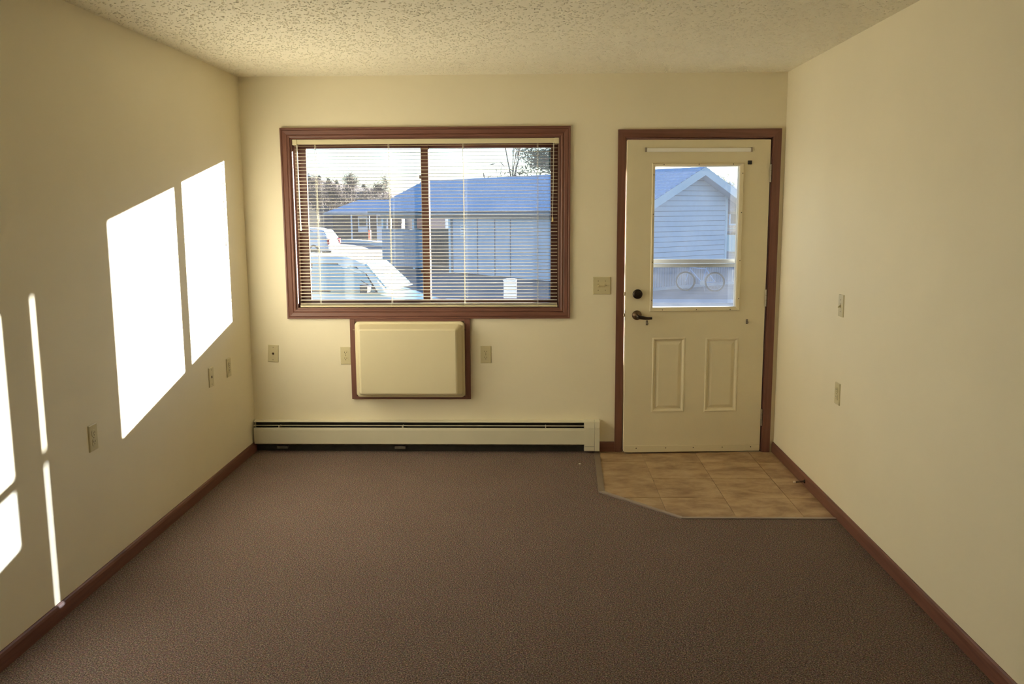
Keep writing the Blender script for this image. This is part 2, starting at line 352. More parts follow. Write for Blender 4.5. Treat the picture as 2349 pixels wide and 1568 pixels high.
# popcorn texture: small flattened lumps
def popcorn():
    phi = (1 + 5 ** 0.5) / 2
    iv = np.array([(-1, phi, 0), (1, phi, 0), (-1, -phi, 0), (1, -phi, 0), (0, -1, phi), (0, 1, phi), (0, -1, -phi), (0, 1, -phi), (phi, 0, -1), (phi, 0, 1), (-phi, 0, -1), (-phi, 0, 1)]) / math.hypot(1, phi)
    it = np.array([(0, 11, 5), (0, 5, 1), (0, 1, 7), (0, 7, 10), (0, 10, 11), (1, 5, 9), (5, 11, 4), (11, 10, 2), (10, 7, 6), (7, 1, 8), (3, 9, 4), (3, 4, 2), (3, 2, 6), (3, 6, 8), (3, 8, 9), (4, 9, 5), (2, 4, 11), (6, 2, 10), (8, 6, 7), (9, 8, 1)])
    n = 26000
    c = np.stack([rng.uniform(0.006, W - 0.006, n), rng.uniform(-3.4, -0.006, n), np.full(n, H - 0.0003)], 1)
    sz = rng.uniform(0.0016, 0.0042, n) * np.where(rng.random(n) < 0.12, 1.5, 1.0)
    an = rng.uniform(0, 6.28, n); ca, sa = np.cos(an), np.sin(an)
    x = iv[None, :, 0] * ca[:, None] - iv[None, :, 1] * sa[:, None]; y = iv[None, :, 0] * sa[:, None] + iv[None, :, 1] * ca[:, None]
    V = np.stack([c[:, 0:1] + x * sz[:, None] * rng.uniform(0.8, 1.5, (n, 1)), c[:, 1:2] + y * sz[:, None], c[:, 2:3] + iv[None, :, 2] * sz[:, None] * 0.8], 2).reshape(-1, 3)
    Fc = (it[None] + (np.arange(n) * 12)[:, None, None]).reshape(-1, 3)
    me = bpy.data.meshes.new('popcorn_texture'); me.vertices.add(len(V)); me.vertices.foreach_set('co', V.ravel().astype(np.float32))
    me.loops.add(Fc.size); me.loops.foreach_set('vertex_index', Fc.ravel().astype(np.int32))
    me.polygons.add(len(Fc)); me.polygons.foreach_set('loop_start', np.arange(0, Fc.size, 3, dtype=np.int32))
    me.update(calc_edges=True); me.validate(); me.materials.append(M['ceiling'])
    o = bpy.data.objects.new('popcorn_texture', me); COL.objects.link(o); o.parent = ceil_o; o['kind'] = 'stuff'
popcorn()

# floor: carpet around the vinyl entry
ENTRY = [(2.313, 0.0), (2.285, -0.866), (2.658, -1.290), (W, -1.285), (W, 0.0)]
fm = MB()
ring = [(0, 0), (0, YR), (W, YR), (W, -1.285), (2.658, -1.290), (2.285, -0.866), (2.313, 0)]
fm.prism(ring, -0.1, 0.0, lambda a, b, n: (a, b, n))
struct(fixn(fm.build('floor', 'carpet')), 'dark brown speckled low pile carpet')
vf = MB().prism(ENTRY, -0.1, -0.0045, lambda a, b, n: (a, b, n)).build('floor_entry', 'grout')
struct(fixn(vf), 'tan stone look vinyl floor in front of the entry door')
def clip(poly, a, b, c):
    out = []
    for i, p in enumerate(poly):
        q = poly[(i + 1) % len(poly)]; dp = a * p[0] + b * p[1] - c; dq = a * q[0] + b * q[1] - c
        if dp <= 0: out.append(p)
        if (dp < 0 < dq) or (dq < 0 < dp):
            t = dp / (dp - dq); out.append((p[0] + t * (q[0] - p[0]), p[1] + t * (q[1] - p[1])))
    return out
xs = [2.235, 2.59, 2.945, 3.30, W - 0.011]; ys = [0.001, -0.245, -0.60, -0.955, -1.31]; g = 0.0012; ti = 0
for a, b in zip(xs, xs[1:]):
    for c, d in zip(ys, ys[1:]):
        pl = ENTRY
        for cl in ((-1, 0, -(a + g)), (1, 0, b - g), (0, 1, c - g), (0, -1, -(d + g))): pl = clip(pl, *cl) if pl else pl
        if len(pl) >= 3:
            ti += 1
            fixn(MB().prism(pl, -0.0046, -0.0008 - 0.0004 * (ti % 3), lambda a_, b_, n: (a_, b_, n)).build('vinyl_tile', vinyl_mat('tan_vinyl_tile_%d' % ti, ti * 1.7), vf))
# edge strip between vinyl and carpet
es = struct(MB().prism([(2.276, -0.045), (2.313, -0.045), (2.286, -0.866), (2.249, -0.869)], 0.0, 0.004, lambda a, b, n: (a, b, n)).build('trim_1', 'strip'), 'taupe edge strip between vinyl and carpet')
fixn(es)
fixn(MB().prism([(2.249, -0.872), (2.286, -0.868), (2.660, -1.284), (2.650, -1.306)], 0.0, 0.006, lambda a, b, n: (a, b, n)).build('angled_strip', 'strip_metal', es))
fixn(MB().prism([(2.651, -1.308), (2.660, -1.286), (W - 0.012, -1.281), (W - 0.012, -1.303)], 0.0, 0.006, lambda a, b, n: (a, b, n)).build('front_strip', 'strip_metal', es))
# baseboards
BH = 0.067
bprof = [(0, 0), (0.012, 0), (0.012, BH - 0.016), (0.009, BH - 0.005), (0.005, BH), (0, BH)]
struct(fixn(MB().prism(bprof, YR, 0.0, lambda a, b, n: (a, n, b)).build('baseboard_left', 'wood_y')), 'dark red-brown baseboard under the sunlit wall')
struct(fixn(MB().prism(bprof, YR, 0.0, lambda a, b, n: (W - a, n, b)).build('baseboard_right', 'wood_y')), 'red-brown baseboard running to the entry door')
struct(fixn(MB().prism(bprof, 2.315, 2.4125, lambda a, b, n: (n, -a, b)).build('baseboard_back', 'wood_x')), 'short dark baseboard between heater and door casing')

# ---------------------------------------------------------------- window
CPROF = [(0, 0), (0, 0.009), (0.006, 0.012), (0.013, 0.012), (0.017, 0.008), (0.022, 0.012), (0.043, 0.015), (0.047, 0.012), (0.052, 0.017), (1.0, 0.017), (1.0, 0)]
def casing(x0, x1, z0, z1, w, parent, sides, prof=CPROF):
    """mitred casing pieces around the rectangle (inner edge x0..x1, z0..z1); returns part objects"""
    pf = [(min(d, 1.0) * w if d == 1.0 else d, t) for d, t in prof]
    C = {'bl': (x0, z0, -1, -1), 'br': (x1, z0, 1, -1), 'tl': (x0, z1, -1, 1), 'tr': (x1, z1, 1, 1)}
    names = {'left': ('bl', 'tl'), 'right': ('br', 'tr'), 'top': ('tl', 'tr'), 'bottom': ('bl', 'br')}
    for s_ in sides:
        a, b = (C[k] for k in names[s_]); rings = []
        for (cx, cz, sx, sz) in (a, b):
            if s_ in ('left', 'right') and sz == -1 and 'bottom' not in sides:
                rings.append([(cx + sx * d, -t, 0.0) for d, t in pf])
            else:
                rings.append([(cx + sx * d, -t, cz + sz * d) for d, t in pf])
        fixn(MB().loft(rings).build('casing', 'wood_z' if s_ in ('left', 'right') else 'wood_x', parent))
win = struct(empty('window_1', (0, 0, 0)), 'wide brown framed sliding window above the air conditioner')
casing(WX0, WX1, WZ0, WZ1, 0.060, win, ('left', 'right', 'top', 'bottom'))
# jamb liner boards
LT = 0.010
for nm, bxa in (('jamb', (WX0 - 0.002, WX0 + LT, 0.0, TB + 0.012, WZ0, WZ1)), ('jamb', (WX1 - LT, WX1 + 0.002, 0.0, TB + 0.012, WZ0, WZ1)),):
    MB().box(*bxa).build(nm, 'wood_z', win)
for nm, bxa in (('head_jamb', (WX0 + LT, WX1 - LT, 0.0, TB + 0.012, WZ1 - LT, WZ1 + 0.002)), ('window_sill', (WX0 + LT, WX1 - LT, 0.0, TB + 0.03, WZ0 - 0.002, WZ0 + LT))):
    MB().box(*bxa).build(nm, 'wood_x', win)
def sash(x0, x1, gx0, gx1, y0, y1, nm):
    zb, zt, gz0, gz1 = WZ0 + LT, WZ1 - LT, 1.010, 1.997
    parts = [('stile', (x0, gx0, y0, y1, zb, zt)), ('stile', (gx1, x1, y0, y1, zb, zt)), ('rail', (gx0, gx1, y0, y1, zb, gz0)), ('rail', (gx0, gx1, y0, y1, gz1, zt))]
    root = None
    for n_, b_ in parts:
        o = MB().cbox(*b_, 0.002).build('sash_' + n_, 'sash', win)
    ym = (y0 + y1) / 2
    MB().box(gx0, gx1, ym - 0.002, ym + 0.002, gz0, gz1).build('window_pane', 'pane', win)
    for (a, b, c, d) in ((gx0, gx0 + 0.0025, gz0, gz1), (gx1 - 0.0025, gx1, gz0, gz1)):
        MB().box(a, b, y0 + 0.001, ym - 0.003, c, d).build('glazing_bead', 'bead', win)
sash(WX0 + LT, 1.192, 0.392, 1.146, 0.088, 0.118, 'left')
sash(1.143, WX1 - LT, 1.192, 1.990, 0.122, 0.152, 'right')
MB().cbox(1.133, 1.147, 0.076, 0.0885, 1.80, 1.822, 0.002).build('sash_latch', 'sash', win)
MB().cbox(1.133, 1.147, 0.076, 0.0885, 1.19, 1.212, 0.002).build('sash_latch', 'sash', win)
# track ribs on the jambs
for x0, x1 in ((WX0 + LT, WX0 + LT + 0.006), (WX1 - LT - 0.006, WX1 - LT)):
    for yy in (0.066, 0.078): MB().box(x0, x1, yy, yy + 0.004, WZ0 + LT, WZ1 - LT).build('track_rib', 'bead', win)

# venetian blind
bl = tag(empty('venetian_blind', (1.18, 0.03, 0.97), world_children=True), 'open cream mini blind hanging in front of the sliding window', 'blind')
SX0, SX1 = WX0 + 0.014, WX1 - 0.014
hr = MB().cbox(SX0, SX1, 0.008, 0.048, 2.018, 2.049, 0.0015).build('headrail', 'rail', bl)
for a, b in ((SX0 - 0.002, SX0 + 0.028), (SX1 - 0.028, SX1 + 0.002)): MB().cbox(a, b, 0.004, 0.05, 2.014, 2.0495, 0.002).build('bracket', 'rail', hr)
def slat_mesh():
    w, n, t, tilt = 0.0125, 6, 0.0006, R(7.0); rows = []
    top, bot = [], []
    for i in range(n + 1):
        s_ = -w + 2 * w * i / n; cz = 0.0016 * (1 - (s_ / w) ** 2)
        yy, zz = s_ * math.cos(tilt) - cz * math.sin(tilt), s_ * math.sin(tilt) + cz * math.cos(tilt)
        top.append((yy, zz + t / 2)); bot.append((yy, zz - t / 2))
    sec = top + bot[::-1]
    return MB().loft([[(SX0 + 0.008, a, b) for a, b in sec], [(SX1 - 0.008, a, b) for a, b in sec]])
s0 = fixn(slat_mesh().build('slat', 'slat', bl)); base_off = Vector(s0.location)
NS, ZT, PITCH_S, YS = 46, 2.008, 0.0221, 0.030
for i in range(NS):
    o = s0 if i == 0 else share(s0, 'slat', parent=bl)
    o.location = base_off + Vector((0, YS, ZT - PITCH_S * i)); o.rotation_euler = (R(random.uniform(-1.2, 1.2)), R(random.uniform(-0.02, 0.02)), 0)
for k in range(3):
    o = share(s0, 'slat', parent=bl); o.location = base_off + Vector((0, YS, 0.992 - 0.0035 * k)); o.rotation_euler = (R(-3), 0, 0)
br = MB().cbox(SX0 + 0.008, SX1 - 0.008, YS - 0.012, YS + 0.012, 0.967, 0.980, 0.003).build('bottom_rail', 'rail', bl)
for x in (SX0 + 0.006, SX1 - 0.016): MB().cbox(x, x + 0.010, YS - 0.0125, YS + 0.0125, 0.9665, 0.981, 0.002).build('rail_cap', 'rail', br)
for x in (0.470, 0.944, 1.424, 1.900):
    ld = MB()
    for yy in (YS - 0.0135, YS + 0.0135): ld.tube([(x, yy, 2.02), (x, yy, 0.968)], 0.0011, 5)
    ld.tube([(x + 0.006, YS, 2.02), (x + 0.006, YS, 0.975)], 0.0009, 5)
    for i in range(NS): ld.tube([(x, YS - 0.0135, ZT - PITCH_S * i - 0.003), (x, YS + 0.0135, ZT - PITCH_S * i - 0.0005)], 0.0005, 3)
    ld.build('ladder_cord', 'cord', bl)
wd = MB().tube([(0.362, 0.000, 2.012), (0.361, -0.004, 1.96), (0.366, -0.005, 1.48)], 0.0042, 8).build('tilt_wand', 'wand', bl)
MB().tube([(0.366, -0.005, 1.492), (0.366, -0.005, 1.468)], 0.0058, 8).build('wand_tip', 'wand', wd)
lc = MB().tube([(2.003, 0.002, 2.02), (2.002, -0.002, 1.80), (1.999, -0.002, 1.55)], 0.0013, 5).tube([(2.007, 0.002, 2.02), (2.005, -0.001, 1.80), (1.9995, -0.002, 1.55)], 0.0011, 5).build('lift_cord', 'cord', bl)
MB().lathe([(0.0015, 1.555), (0.004, 1.545), (0.0065, 1.525), (0.0065, 1.52), (0.001, 1.52)], 10, lambda a, b, h: (1.999 + a, -0.002 + b, h)).build('tassel', 'tassel', lc)

# ---------------------------------------------------------------- entry door
dc = struct(empty('trim_2', (0, 0, 0)), 'red-brown wooden casing around the entry door')
DCP = [(0, 0), (0, 0.010), (0.008, 0.012), (0.030, 0.014), (1.0, 0.016), (1.0, 0)]
casing(DX0, DX1, 0.0, DZ1, 0.050, dc, ('left', 'right', 'top'), DCP)
for b_ in ((DX0 - 0.002, DX0 + 0.003, 0, TB, 0, DZ1), (DX1 - 0.005, DX1 + 0.002, 0, TB, 0, DZ1), (DX0, DX1, 0, TB, DZ1 - 0.006, DZ1 + 0.002)):
    MB().box(*b_).build('jamb', 'wood_z', dc)
MB().box(DX0 + 0.003, DX1 - 0.005, 0.062, 0.075, DZ1 - 0.02, DZ1 - 0.006).build('door_stop_moulding', 'wood_x', dc)
MB().box(DX1 - 0.017, DX1 - 0.005, 0.062, 0.075, 0.0, DZ1 - 0.006).build('door_stop_moulding', 'wood_z', dc)
MB().tube([(DX0 + 0.008, 0.040, 0.03), (DX0 + 0.008, 0.040, 2.03)], 0.0062, 12).build('weatherstrip', 'weather', dc, True)
MB().cbox(DX0 + 0.003, DX1 - 0.005, 0.012, TB + 0.04, 0.0, 0.012, 0.003).build('threshold', 'bronze_plain', dc)
MB().cbox(DX0 + 0.0025, DX0 + 0.0045, 0.004, 0.030, 0.865, 0.965, 0.0008).build('strike_plate', 'brass', dc)
AD = 0.061
door = struct(empty('door_1', (3.3758, 0.0, 0.0), AD), 'cream half glass entry door standing slightly ajar')
DW, DT, Z0, Z1 = -0.907, 0.044, 0.014, 2.028
LX0, LX1, LZ0, LZ1 = -0.733, -0.194, 0.970, 1.866        # glass opening
def slab_clean():
    """door leaf with a lite opening and two embossed panels on the room side"""
    m = MB(); P = [(-0.730, -0.513, 0.276, 0.771), (-0.381, -0.164, 0.276, 0.768)]
    lite = (LX0 - 0.004, LX1 + 0.004, LZ0 - 0.004, LZ1 + 0.004)
    xs_ = sorted({DW, 0.0, lite[0], lite[1], P[0][0], P[0][1], P[1][0], P[1][1]}); zs_ = sorted({Z0, Z1, lite[2], lite[3], 0.276, 0.768, 0.771})
    def inr(x, z, r): return r[0] < x < r[1] and r[2] < z < r[3]
    for a, b in zip(xs_, xs_[1:]):
        for c, d in zip(zs_, zs_[1:]):
            x, z = (a + b) / 2, (c + d) / 2
            if inr(x, z, lite): continue
            m.add([(a, DT, c), (b, DT, c), (b, DT, d), (a, DT, d)], [(3, 2, 1, 0)])
            if inr(x, z, P[0]) or inr(x, z, P[1]): continue
            m.add([(a, 0, c), (b, 0, c), (b, 0, d), (a, 0, d)], [(0, 1, 2, 3)])
    for (a, b, c, d), s_ in (((DW, 0.0, Z0, Z1), 1), (lite, -1)):
        pts = [(a, c), (b, c), (b, d), (a, d)]
        for i in range(4):
            p, q = pts[i], pts[(i + 1) % 4]
            m.add([(p[0], 0, p[1]), (q[0], 0, q[1]), (q[0], DT, q[1]), (p[0], DT, p[1])], [(0, 3, 2, 1) if s_ > 0 else (0, 1, 2, 3)])
    for (a, b, c, d) in P:
        rings = []
        for ins, dep in ((0, 0), (0.006, -0.0035), (0.012, -0.002), (0.020, 0.008), (0.026, 0.009), (0.044, 0.0015), (0.048, 0.001)):
            rings.append([(a + ins, dep, c + ins), (b - ins, dep, c + ins), (b - ins, dep, d - ins), (a + ins, dep, d - ins)])
        m.loft(rings, cap=False); r = rings[-1]; m.add(r, [(0, 1, 2, 3)])
    return m
import bmesh
ds = slab_clean().build('door_leaf', 'door', door)
bm = bmesh.new(); bm.from_mesh(ds.data); bmesh.ops.remove_doubles(bm, verts=bm.verts, dist=1e-5); bmesh.ops.recalc_face_normals(bm, faces=bm.faces); bm.to_mesh(ds.data); bm.free()
# lite frame (room side, mitred, bevelled) and its return
lf = MB()
def rect_ring(x0, x1, z0, z1, y): return [(x0, y, z0), (x1, y, z0), (x1, y, z1), (x0, y, z1)]
lf.loft([rect_ring(-0.752, -0.166, 0.942, 1.884, 0.0), rect_ring(-0.752, -0.166, 0.942, 1.884, -0.006), rect_ring(-0.747, -0.171, 0.947, 1.879, -0.010),
         rect_ring(LX0 - 0.006, LX1 + 0.006, LZ0 - 0.006, LZ1 + 0.006, -0.007), rect_ring(LX0, LX1, LZ0, LZ1, -0.004), rect_ring(LX0, LX1, LZ0, LZ1, 0.018),
         rect_ring(LX0 - 0.004, LX1 + 0.004, LZ0 - 0.004, LZ1 + 0.004, 0.018)], cap=False)
lfo = lf.build('lite_frame', 'lite', door)
for (x, z) in [(-0.678, 1.875), (-0.456, 1.876), (-0.237, 1.876), (-0.741, 1.811), (-0.741, 1.565), (-0.741, 1.261), (-0.741, 1.017), (-0.176, 1.819), (-0.176, 1.573), (-0.176, 1.268), (-0.176, 1.023), (-0.670, 0.954), (-0.449, 0.954), (-0.229, 0.954)]:
    MB().lathe([(0.0032, -0.0085), (0.0032, -0.0105), (0.002, -0.0112)], 8, lambda a, b, h: (x + a, h, z + b)).build('screw', 'dark_screw', lfo)
lf2 = MB().loft([rect_ring(-0.752, -0.166, 0.942, 1.884, DT), rect_ring(-0.747, -0.171, 0.947, 1.879, DT + 0.009), rect_ring(LX0, LX1, LZ0, LZ1, DT + 0.004), rect_ring(LX0, LX1, LZ0, LZ1, 0.024), rect_ring(LX0 - 0.004, LX1 + 0.004, LZ0 - 0.004, LZ1 + 0.004, 0.024)], cap=False).build('outer_lite_frame', 'storm', door)
MB().box(LX0 - 0.003, LX1 + 0.003, 0.0185, 0.0235, LZ0 - 0.003, LZ1 + 0.003).build('door_pane', 'door_pane', door)
# sweep with screws
sw = MB().cbox(DW + 0.002, 0.0 - 0.004, -0.005, 0.0, 0.008, 0.052, 0.0012).build('door_sweep', 'lite', door)
for x in (-0.825, -0.628, -0.445, -0.252, -0.062):
    MB().lathe([(0.0035, -0.005), (0.0035, -0.007), (0.002, -0.0075)], 8, lambda a, b, h: (x + a, h, 0.036 + b)).build('screw', 'dark_screw', sw)
# deadbolt
def disc(cx, cz, prof, n=24): return MB().lathe(prof, n, lambda a, b, h: (cx + a, h, cz + b))
db = disc(-0.832, 1.057, [(0.031, 0.0), (0.031, -0.010), (0.028, -0.016), (0.020, -0.018), (0.001, -0.018)]).build('deadbolt', 'bronze', door, True)
t_ = MB(); a_ = R(24)
t_.prism([(-0.024, -0.005), (0.024, -0.005), (0.026, 0.0), (0.024, 0.005), (-0.024, 0.005), (-0.026, 0.0)], -0.018, -0.034, lambda a, b, n: (-0.832 + a * math.cos(a_) - b * math.sin(a_), n, 1.057 + a * math.sin(a_) + b * math.cos(a_)))
fixn(t_.build('thumb_turn', 'bronze', db))
MB().cbox(DW - 0.010, DW + 0.002, 0.014, 0.030, 1.045, 1.069, 0.002).build('bolt', 'brass', db)
# lever handle
lv = disc(-0.834, 0.920, [(0.031, 0.0), (0.031, -0.006), (0.027, -0.012), (0.016, -0.015), (0.012, -0.020), (0.012, -0.048), (0.009, -0.052), (0.001, -0.052)]).build('handle', 'bronze_plain', door, True)
lvm = MB(); rings = []
for i in range(9):
    t = i / 8; x = -0.842 + 0.098 * t; zc = 0.917 - 0.012 * t - 0.004 * math.sin(t * 3.1); hw = 0.013 - 0.005 * t; th = 0.008 - 0.002 * t; yc = -0.050 - 0.006 * math.sin(t * 3.1)
    rings.append([(x, yc + th * math.cos(q), zc + hw * math.sin(q)) for q in [2 * math.pi * k / 12 for k in range(12)]])
fixn(lvm.loft(rings).build('lever', 'bronze', lv, True))
MB().cbox(DW - 0.011, DW + 0.002, 0.016, 0.028, 0.908, 0.930, 0.003).build('latch_bolt', 'brass', lv)
MB().box(DW - 0.0012, DW + 0.001, 0.009, 0.035, 0.885, 0.950).build('latch_plate', 'brass', lv)
# small bracket hooks of a missing curtain rod, flat rod strip, magnet
for (x, z) in ((-0.771, 0.870), (-0.118, 0.872)):
    hk = MB().cbox(x - 0.004, x + 0.010, -0.004, 0.0, z - 0.016, z + 0.016, 0.001)
    hk.tube([(x + 0.004, -0.003, z + 0.004), (x + 0.006, -0.014, z + 0.002), (x + 0.010, -0.014, z - 0.008)], 0.0022, 6)
    ho = hk.build('rod_hook', 'hinge', door)
    for dz in (-0.011, 0.011): MB().lathe([(0.003, -0.004), (0.003, -0.006), (0.001, -0.006)], 8, lambda a, b, h: (x + 0.003 + a, h, z + dz + b)).build('screw', 'dark_screw', ho)
rd = MB().cbox(-0.792, -0.126, -0.010, -0.004, 1.952, 1.977, 0.003).build('curtain_rod', 'wand', door)
for x in (-0.798, -0.128): MB().cbox(x, x + 0.010, -0.012, 0.0, 1.952, 1.980, 0.001).build('rod_bracket', 'hinge', rd)
MB().cbox(-0.144, -0.119, -0.010, 0.0, 1.874, 1.898, 0.002).build('magnet', 'black', door)
# hinges
for z in (1.819, 1.025, 0.235):
    hg = MB().tube([(0.004, -0.006, z - 0.051), (0.004, -0.006, z + 0.051)], 0.0062, 12).build('hinge', 'hinge', door)
    MB().box(0.0003, 0.0022, -0.003, 0.036, z - 0.05, z + 0.05).build('hinge_leaf', 'hinge', hg)
    for k in (-1, 1): MB().lathe([(0.0072, 0), (0.0072, 0.003), (0.003, 0.006)], 10, lambda a, b, h: (0.004 + a, -0.006 + b, z + k * (0.051 + h))).build('hinge_tip', 'hinge', hg)
    for k in (-1, 1): MB().tube([(0.004, -0.006, z + k * 0.017 - 0.0008), (0.004, -0.006, z + k * 0.017 + 0.0008)], 0.0067, 12).build('knuckle_ring', 'dark_screw', hg)
# storm door outside
st = struct(empty('door_2', (0, 0, 0)), 'white storm door seen through the entry door glass')
SA, SB, SY0, SY1 = DX0 + 0.006, DX1 - 0.008, 0.118, 0.142
for b_ in ((SA, SA + 0.050, SY0, SY1, 0.02, 2.046), (SB - 0.05, SB, SY0, SY1, 0.02, 2.046)): MB().cbox(*b_, 0.002).build('storm_stile', 'storm', st)
MB().cbox(SA + 0.05, SB - 0.05, SY0, SY1, 1.866, 2.046, 0.002).build('storm_top_rail', 'storm', st)
MB().cbox(SA + 0.05, SB - 0.05, SY0 - 0.006, SY1, 1.243, 1.270, 0.003).build('storm_meeting_rail', 'storm_rail', st)
MB().cbox(SA + 0.05, SB - 0.05, SY0, SY1, 1.216, 1.240, 0.003).build('storm_meeting_rail', 'storm_rail', st)
MB().cbox(SA + 0.05, SB - 0.05, SY0, SY1, 0.02, 0.63, 0.002).build('kick_panel', 'storm', st)
MB().box(SA + 0.05, SB - 0.05, 0.129, 0.131, 1.270, 1.866).build('storm_pane', 'storm_pane', st)
MB().box(SA + 0.05, SB - 0.05, 0.124, 0.126, 0.63, 1.216).build('storm_pane', 'screen_pane', st)

# ---------------------------------------------------------------- air conditioner cover
ac = tag(empty('air_conditioner', (1.065, 0, 0.357), world_children=True), 'beige boxed wall air conditioner cover in a wood frame under the window', 'air conditioner')
AX0, AX1, AZ0, AZ1 = 0.668, 1.460, 0.357, 0.8935
for nm, b_, w_ in (('frame_board', (AX0, AX0 + 0.034, -0.018, 0, AZ0, AZ1), 'wood_z'), ('frame_board', (AX1 - 0.036, AX1, -0.018, 0, AZ0, AZ1), 'wood_z'),
                   ('frame_board', (AX0 + 0.034, AX1 - 0.036, -0.018, 0, AZ0, AZ0 + 0.020), 'wood_x'), ('frame_board', (AX0 + 0.034, AX1 - 0.036, -0.018, 0, AZ1 - 0.016, AZ1), 'wood_x')):
    MB().cbox(*b_, 0.0015).build(nm, w_, ac)
def rrect(x0, x1, z0, z1, y, r, n=6):
    o = []
    for (cx, cz, s) in ((x1 - r, z0 + r, -90), (x1 - r, z1 - r, 0), (x0 + r, z1 - r, 90), (x0 + r, z0 + r, 180)):
        for k in range(n + 1):
            t = R(s + 90 * k / n); o.append((cx + r * math.cos(t), y, cz + r * math.sin(t)))
    return o
X0, X1, ZA, ZB = 0.703, 1.424, 0.373, 0.878
cov = MB(); rg = []
for ins, y, r in ((0, 0.0, 0.028), (0, -0.030, 0.028), (0.003, -0.036, 0.028), (0.010, -0.040, 0.024), (0.018, -0.041, 0.022), (0.040, -0.118, 0.012), (0.044, -0.126, 0.010), (0.052, -0.130, 0.008)):
    rg.append(rrect(X0 + ins, X1 - ins, ZA + ins * 0.9, ZB - ins * 0.9, y, r))
cov.loft(rg); co = fixn(cov.build('cover', 'ac', ac)); 
MB().tube([(0.702, -0.020, 0.822), (0.688, -0.024, 0.824)], 0.0025, 6).build('cover_clip', 'bead', ac)
MB().tube([(1.424, -0.020, 0.822), (1.434, -0.024, 0.822)], 0.0025, 6).build('cover_clip', 'dark_screw', ac)

# ---------------------------------------------------------------- baseboard heater
ht = tag(empty('baseboard_heater', (1.15, 0, 0.0), world_children=True), 'long cream metal baseboard heater under the window', 'heater')
HX0, HX1 = 0.012, 2.212
MB().box(HX0, HX1, -0.008, -0.001, 0.0005, 0.209).build('back_panel', 'heater_dark', ht)
MB().prism([(-0.001, 0.213), (-0.030, 0.2155), (-0.050, 0.2115), (-0.051, 0.2070), (-0.001, 0.2095)], HX0, HX1, lambda a, b, n: (n, a, b)).build('top_hood', 'heater', ht)
fixn(ht.children[-1])
fp = MB().prism([(-0.058, 0.060), (-0.062, 0.062), (-0.064, 0.155), (-0.062, 0.168), (-0.050, 0.170), (-0.050, 0.167), (-0.058, 0.164), (-0.060, 0.066)], HX0, HX1, lambda a, b, n: (n, a, b)).build('front_panel', 'heater', ht); fixn(fp)
dm = MB().prism([(-0.059, 0.1845), (-0.059, 0.1872), (-0.050, 0.1872), (-0.050, 0.1845)], HX0, HX1, lambda a, b, n: (n, a, b)).build('damper_blade', 'heater', ht); fixn(dm)
MB().box(HX0, HX1, -0.048, -0.010, 0.076, 0.150).build('fin_block', 'heater_dark', ht)
for i in range(60):
    x = 0.05 + i * 0.0362
    if i == 0: fin0 = MB().box(-0.0008, 0.0008, -0.052, -0.009, 0.072, 0.154).build('fin', 'fin', ht); fb = Vector(fin0.location); fin0.location = fb + Vector((x, 0, 0))
    else: share(fin0, 'fin', fb + Vector((x, 0, 0)), ht)
MB().tube([(HX0, -0.030, 0.055), (HX1, -0.030, 0.055)], 0.010, 10).build('water_pipe', 'fin', ht)
for x in (0.180, 1.006, 1.955): MB().box(x - 0.003, x + 0.003, -0.058, -0.010, 0.150, 0.182).build('bracket', 'heater', ht)
for x in (0.16, 0.95): MB().box(x, x + 0.07, -0.050, -0.012, 0.026, 0.042).build('lower_bracket', 'fin', ht)
ec = MB().prism([(-0.001, 0.013), (-0.062, 0.016), (-0.066, 0.022), (-0.066, 0.175), (-0.058, 0.212), (-0.030, 0.218), (-0.001, 0.218)], HX1 - 0.002, 2.276, lambda a, b, n: (n, a, b)).build('end_cap', 'heater', ht); fixn(ec)
e2 = MB().prism([(-0.001, 0.012), (-0.063, 0.015), (-0.068, 0.022), (-0.068, 0.176), (-0.060, 0.214), (-0.030, 0.220), (-0.001, 0.220)], 2.278, 2.310, lambda a, b, n: (n, a, b)).build('end_cap', 'heater', ht); fixn(e2)
MB().box(HX1, 2.276, -0.0665, -0.060, 0.048, 0.0495).build('cap_seam', 'slot', ec)

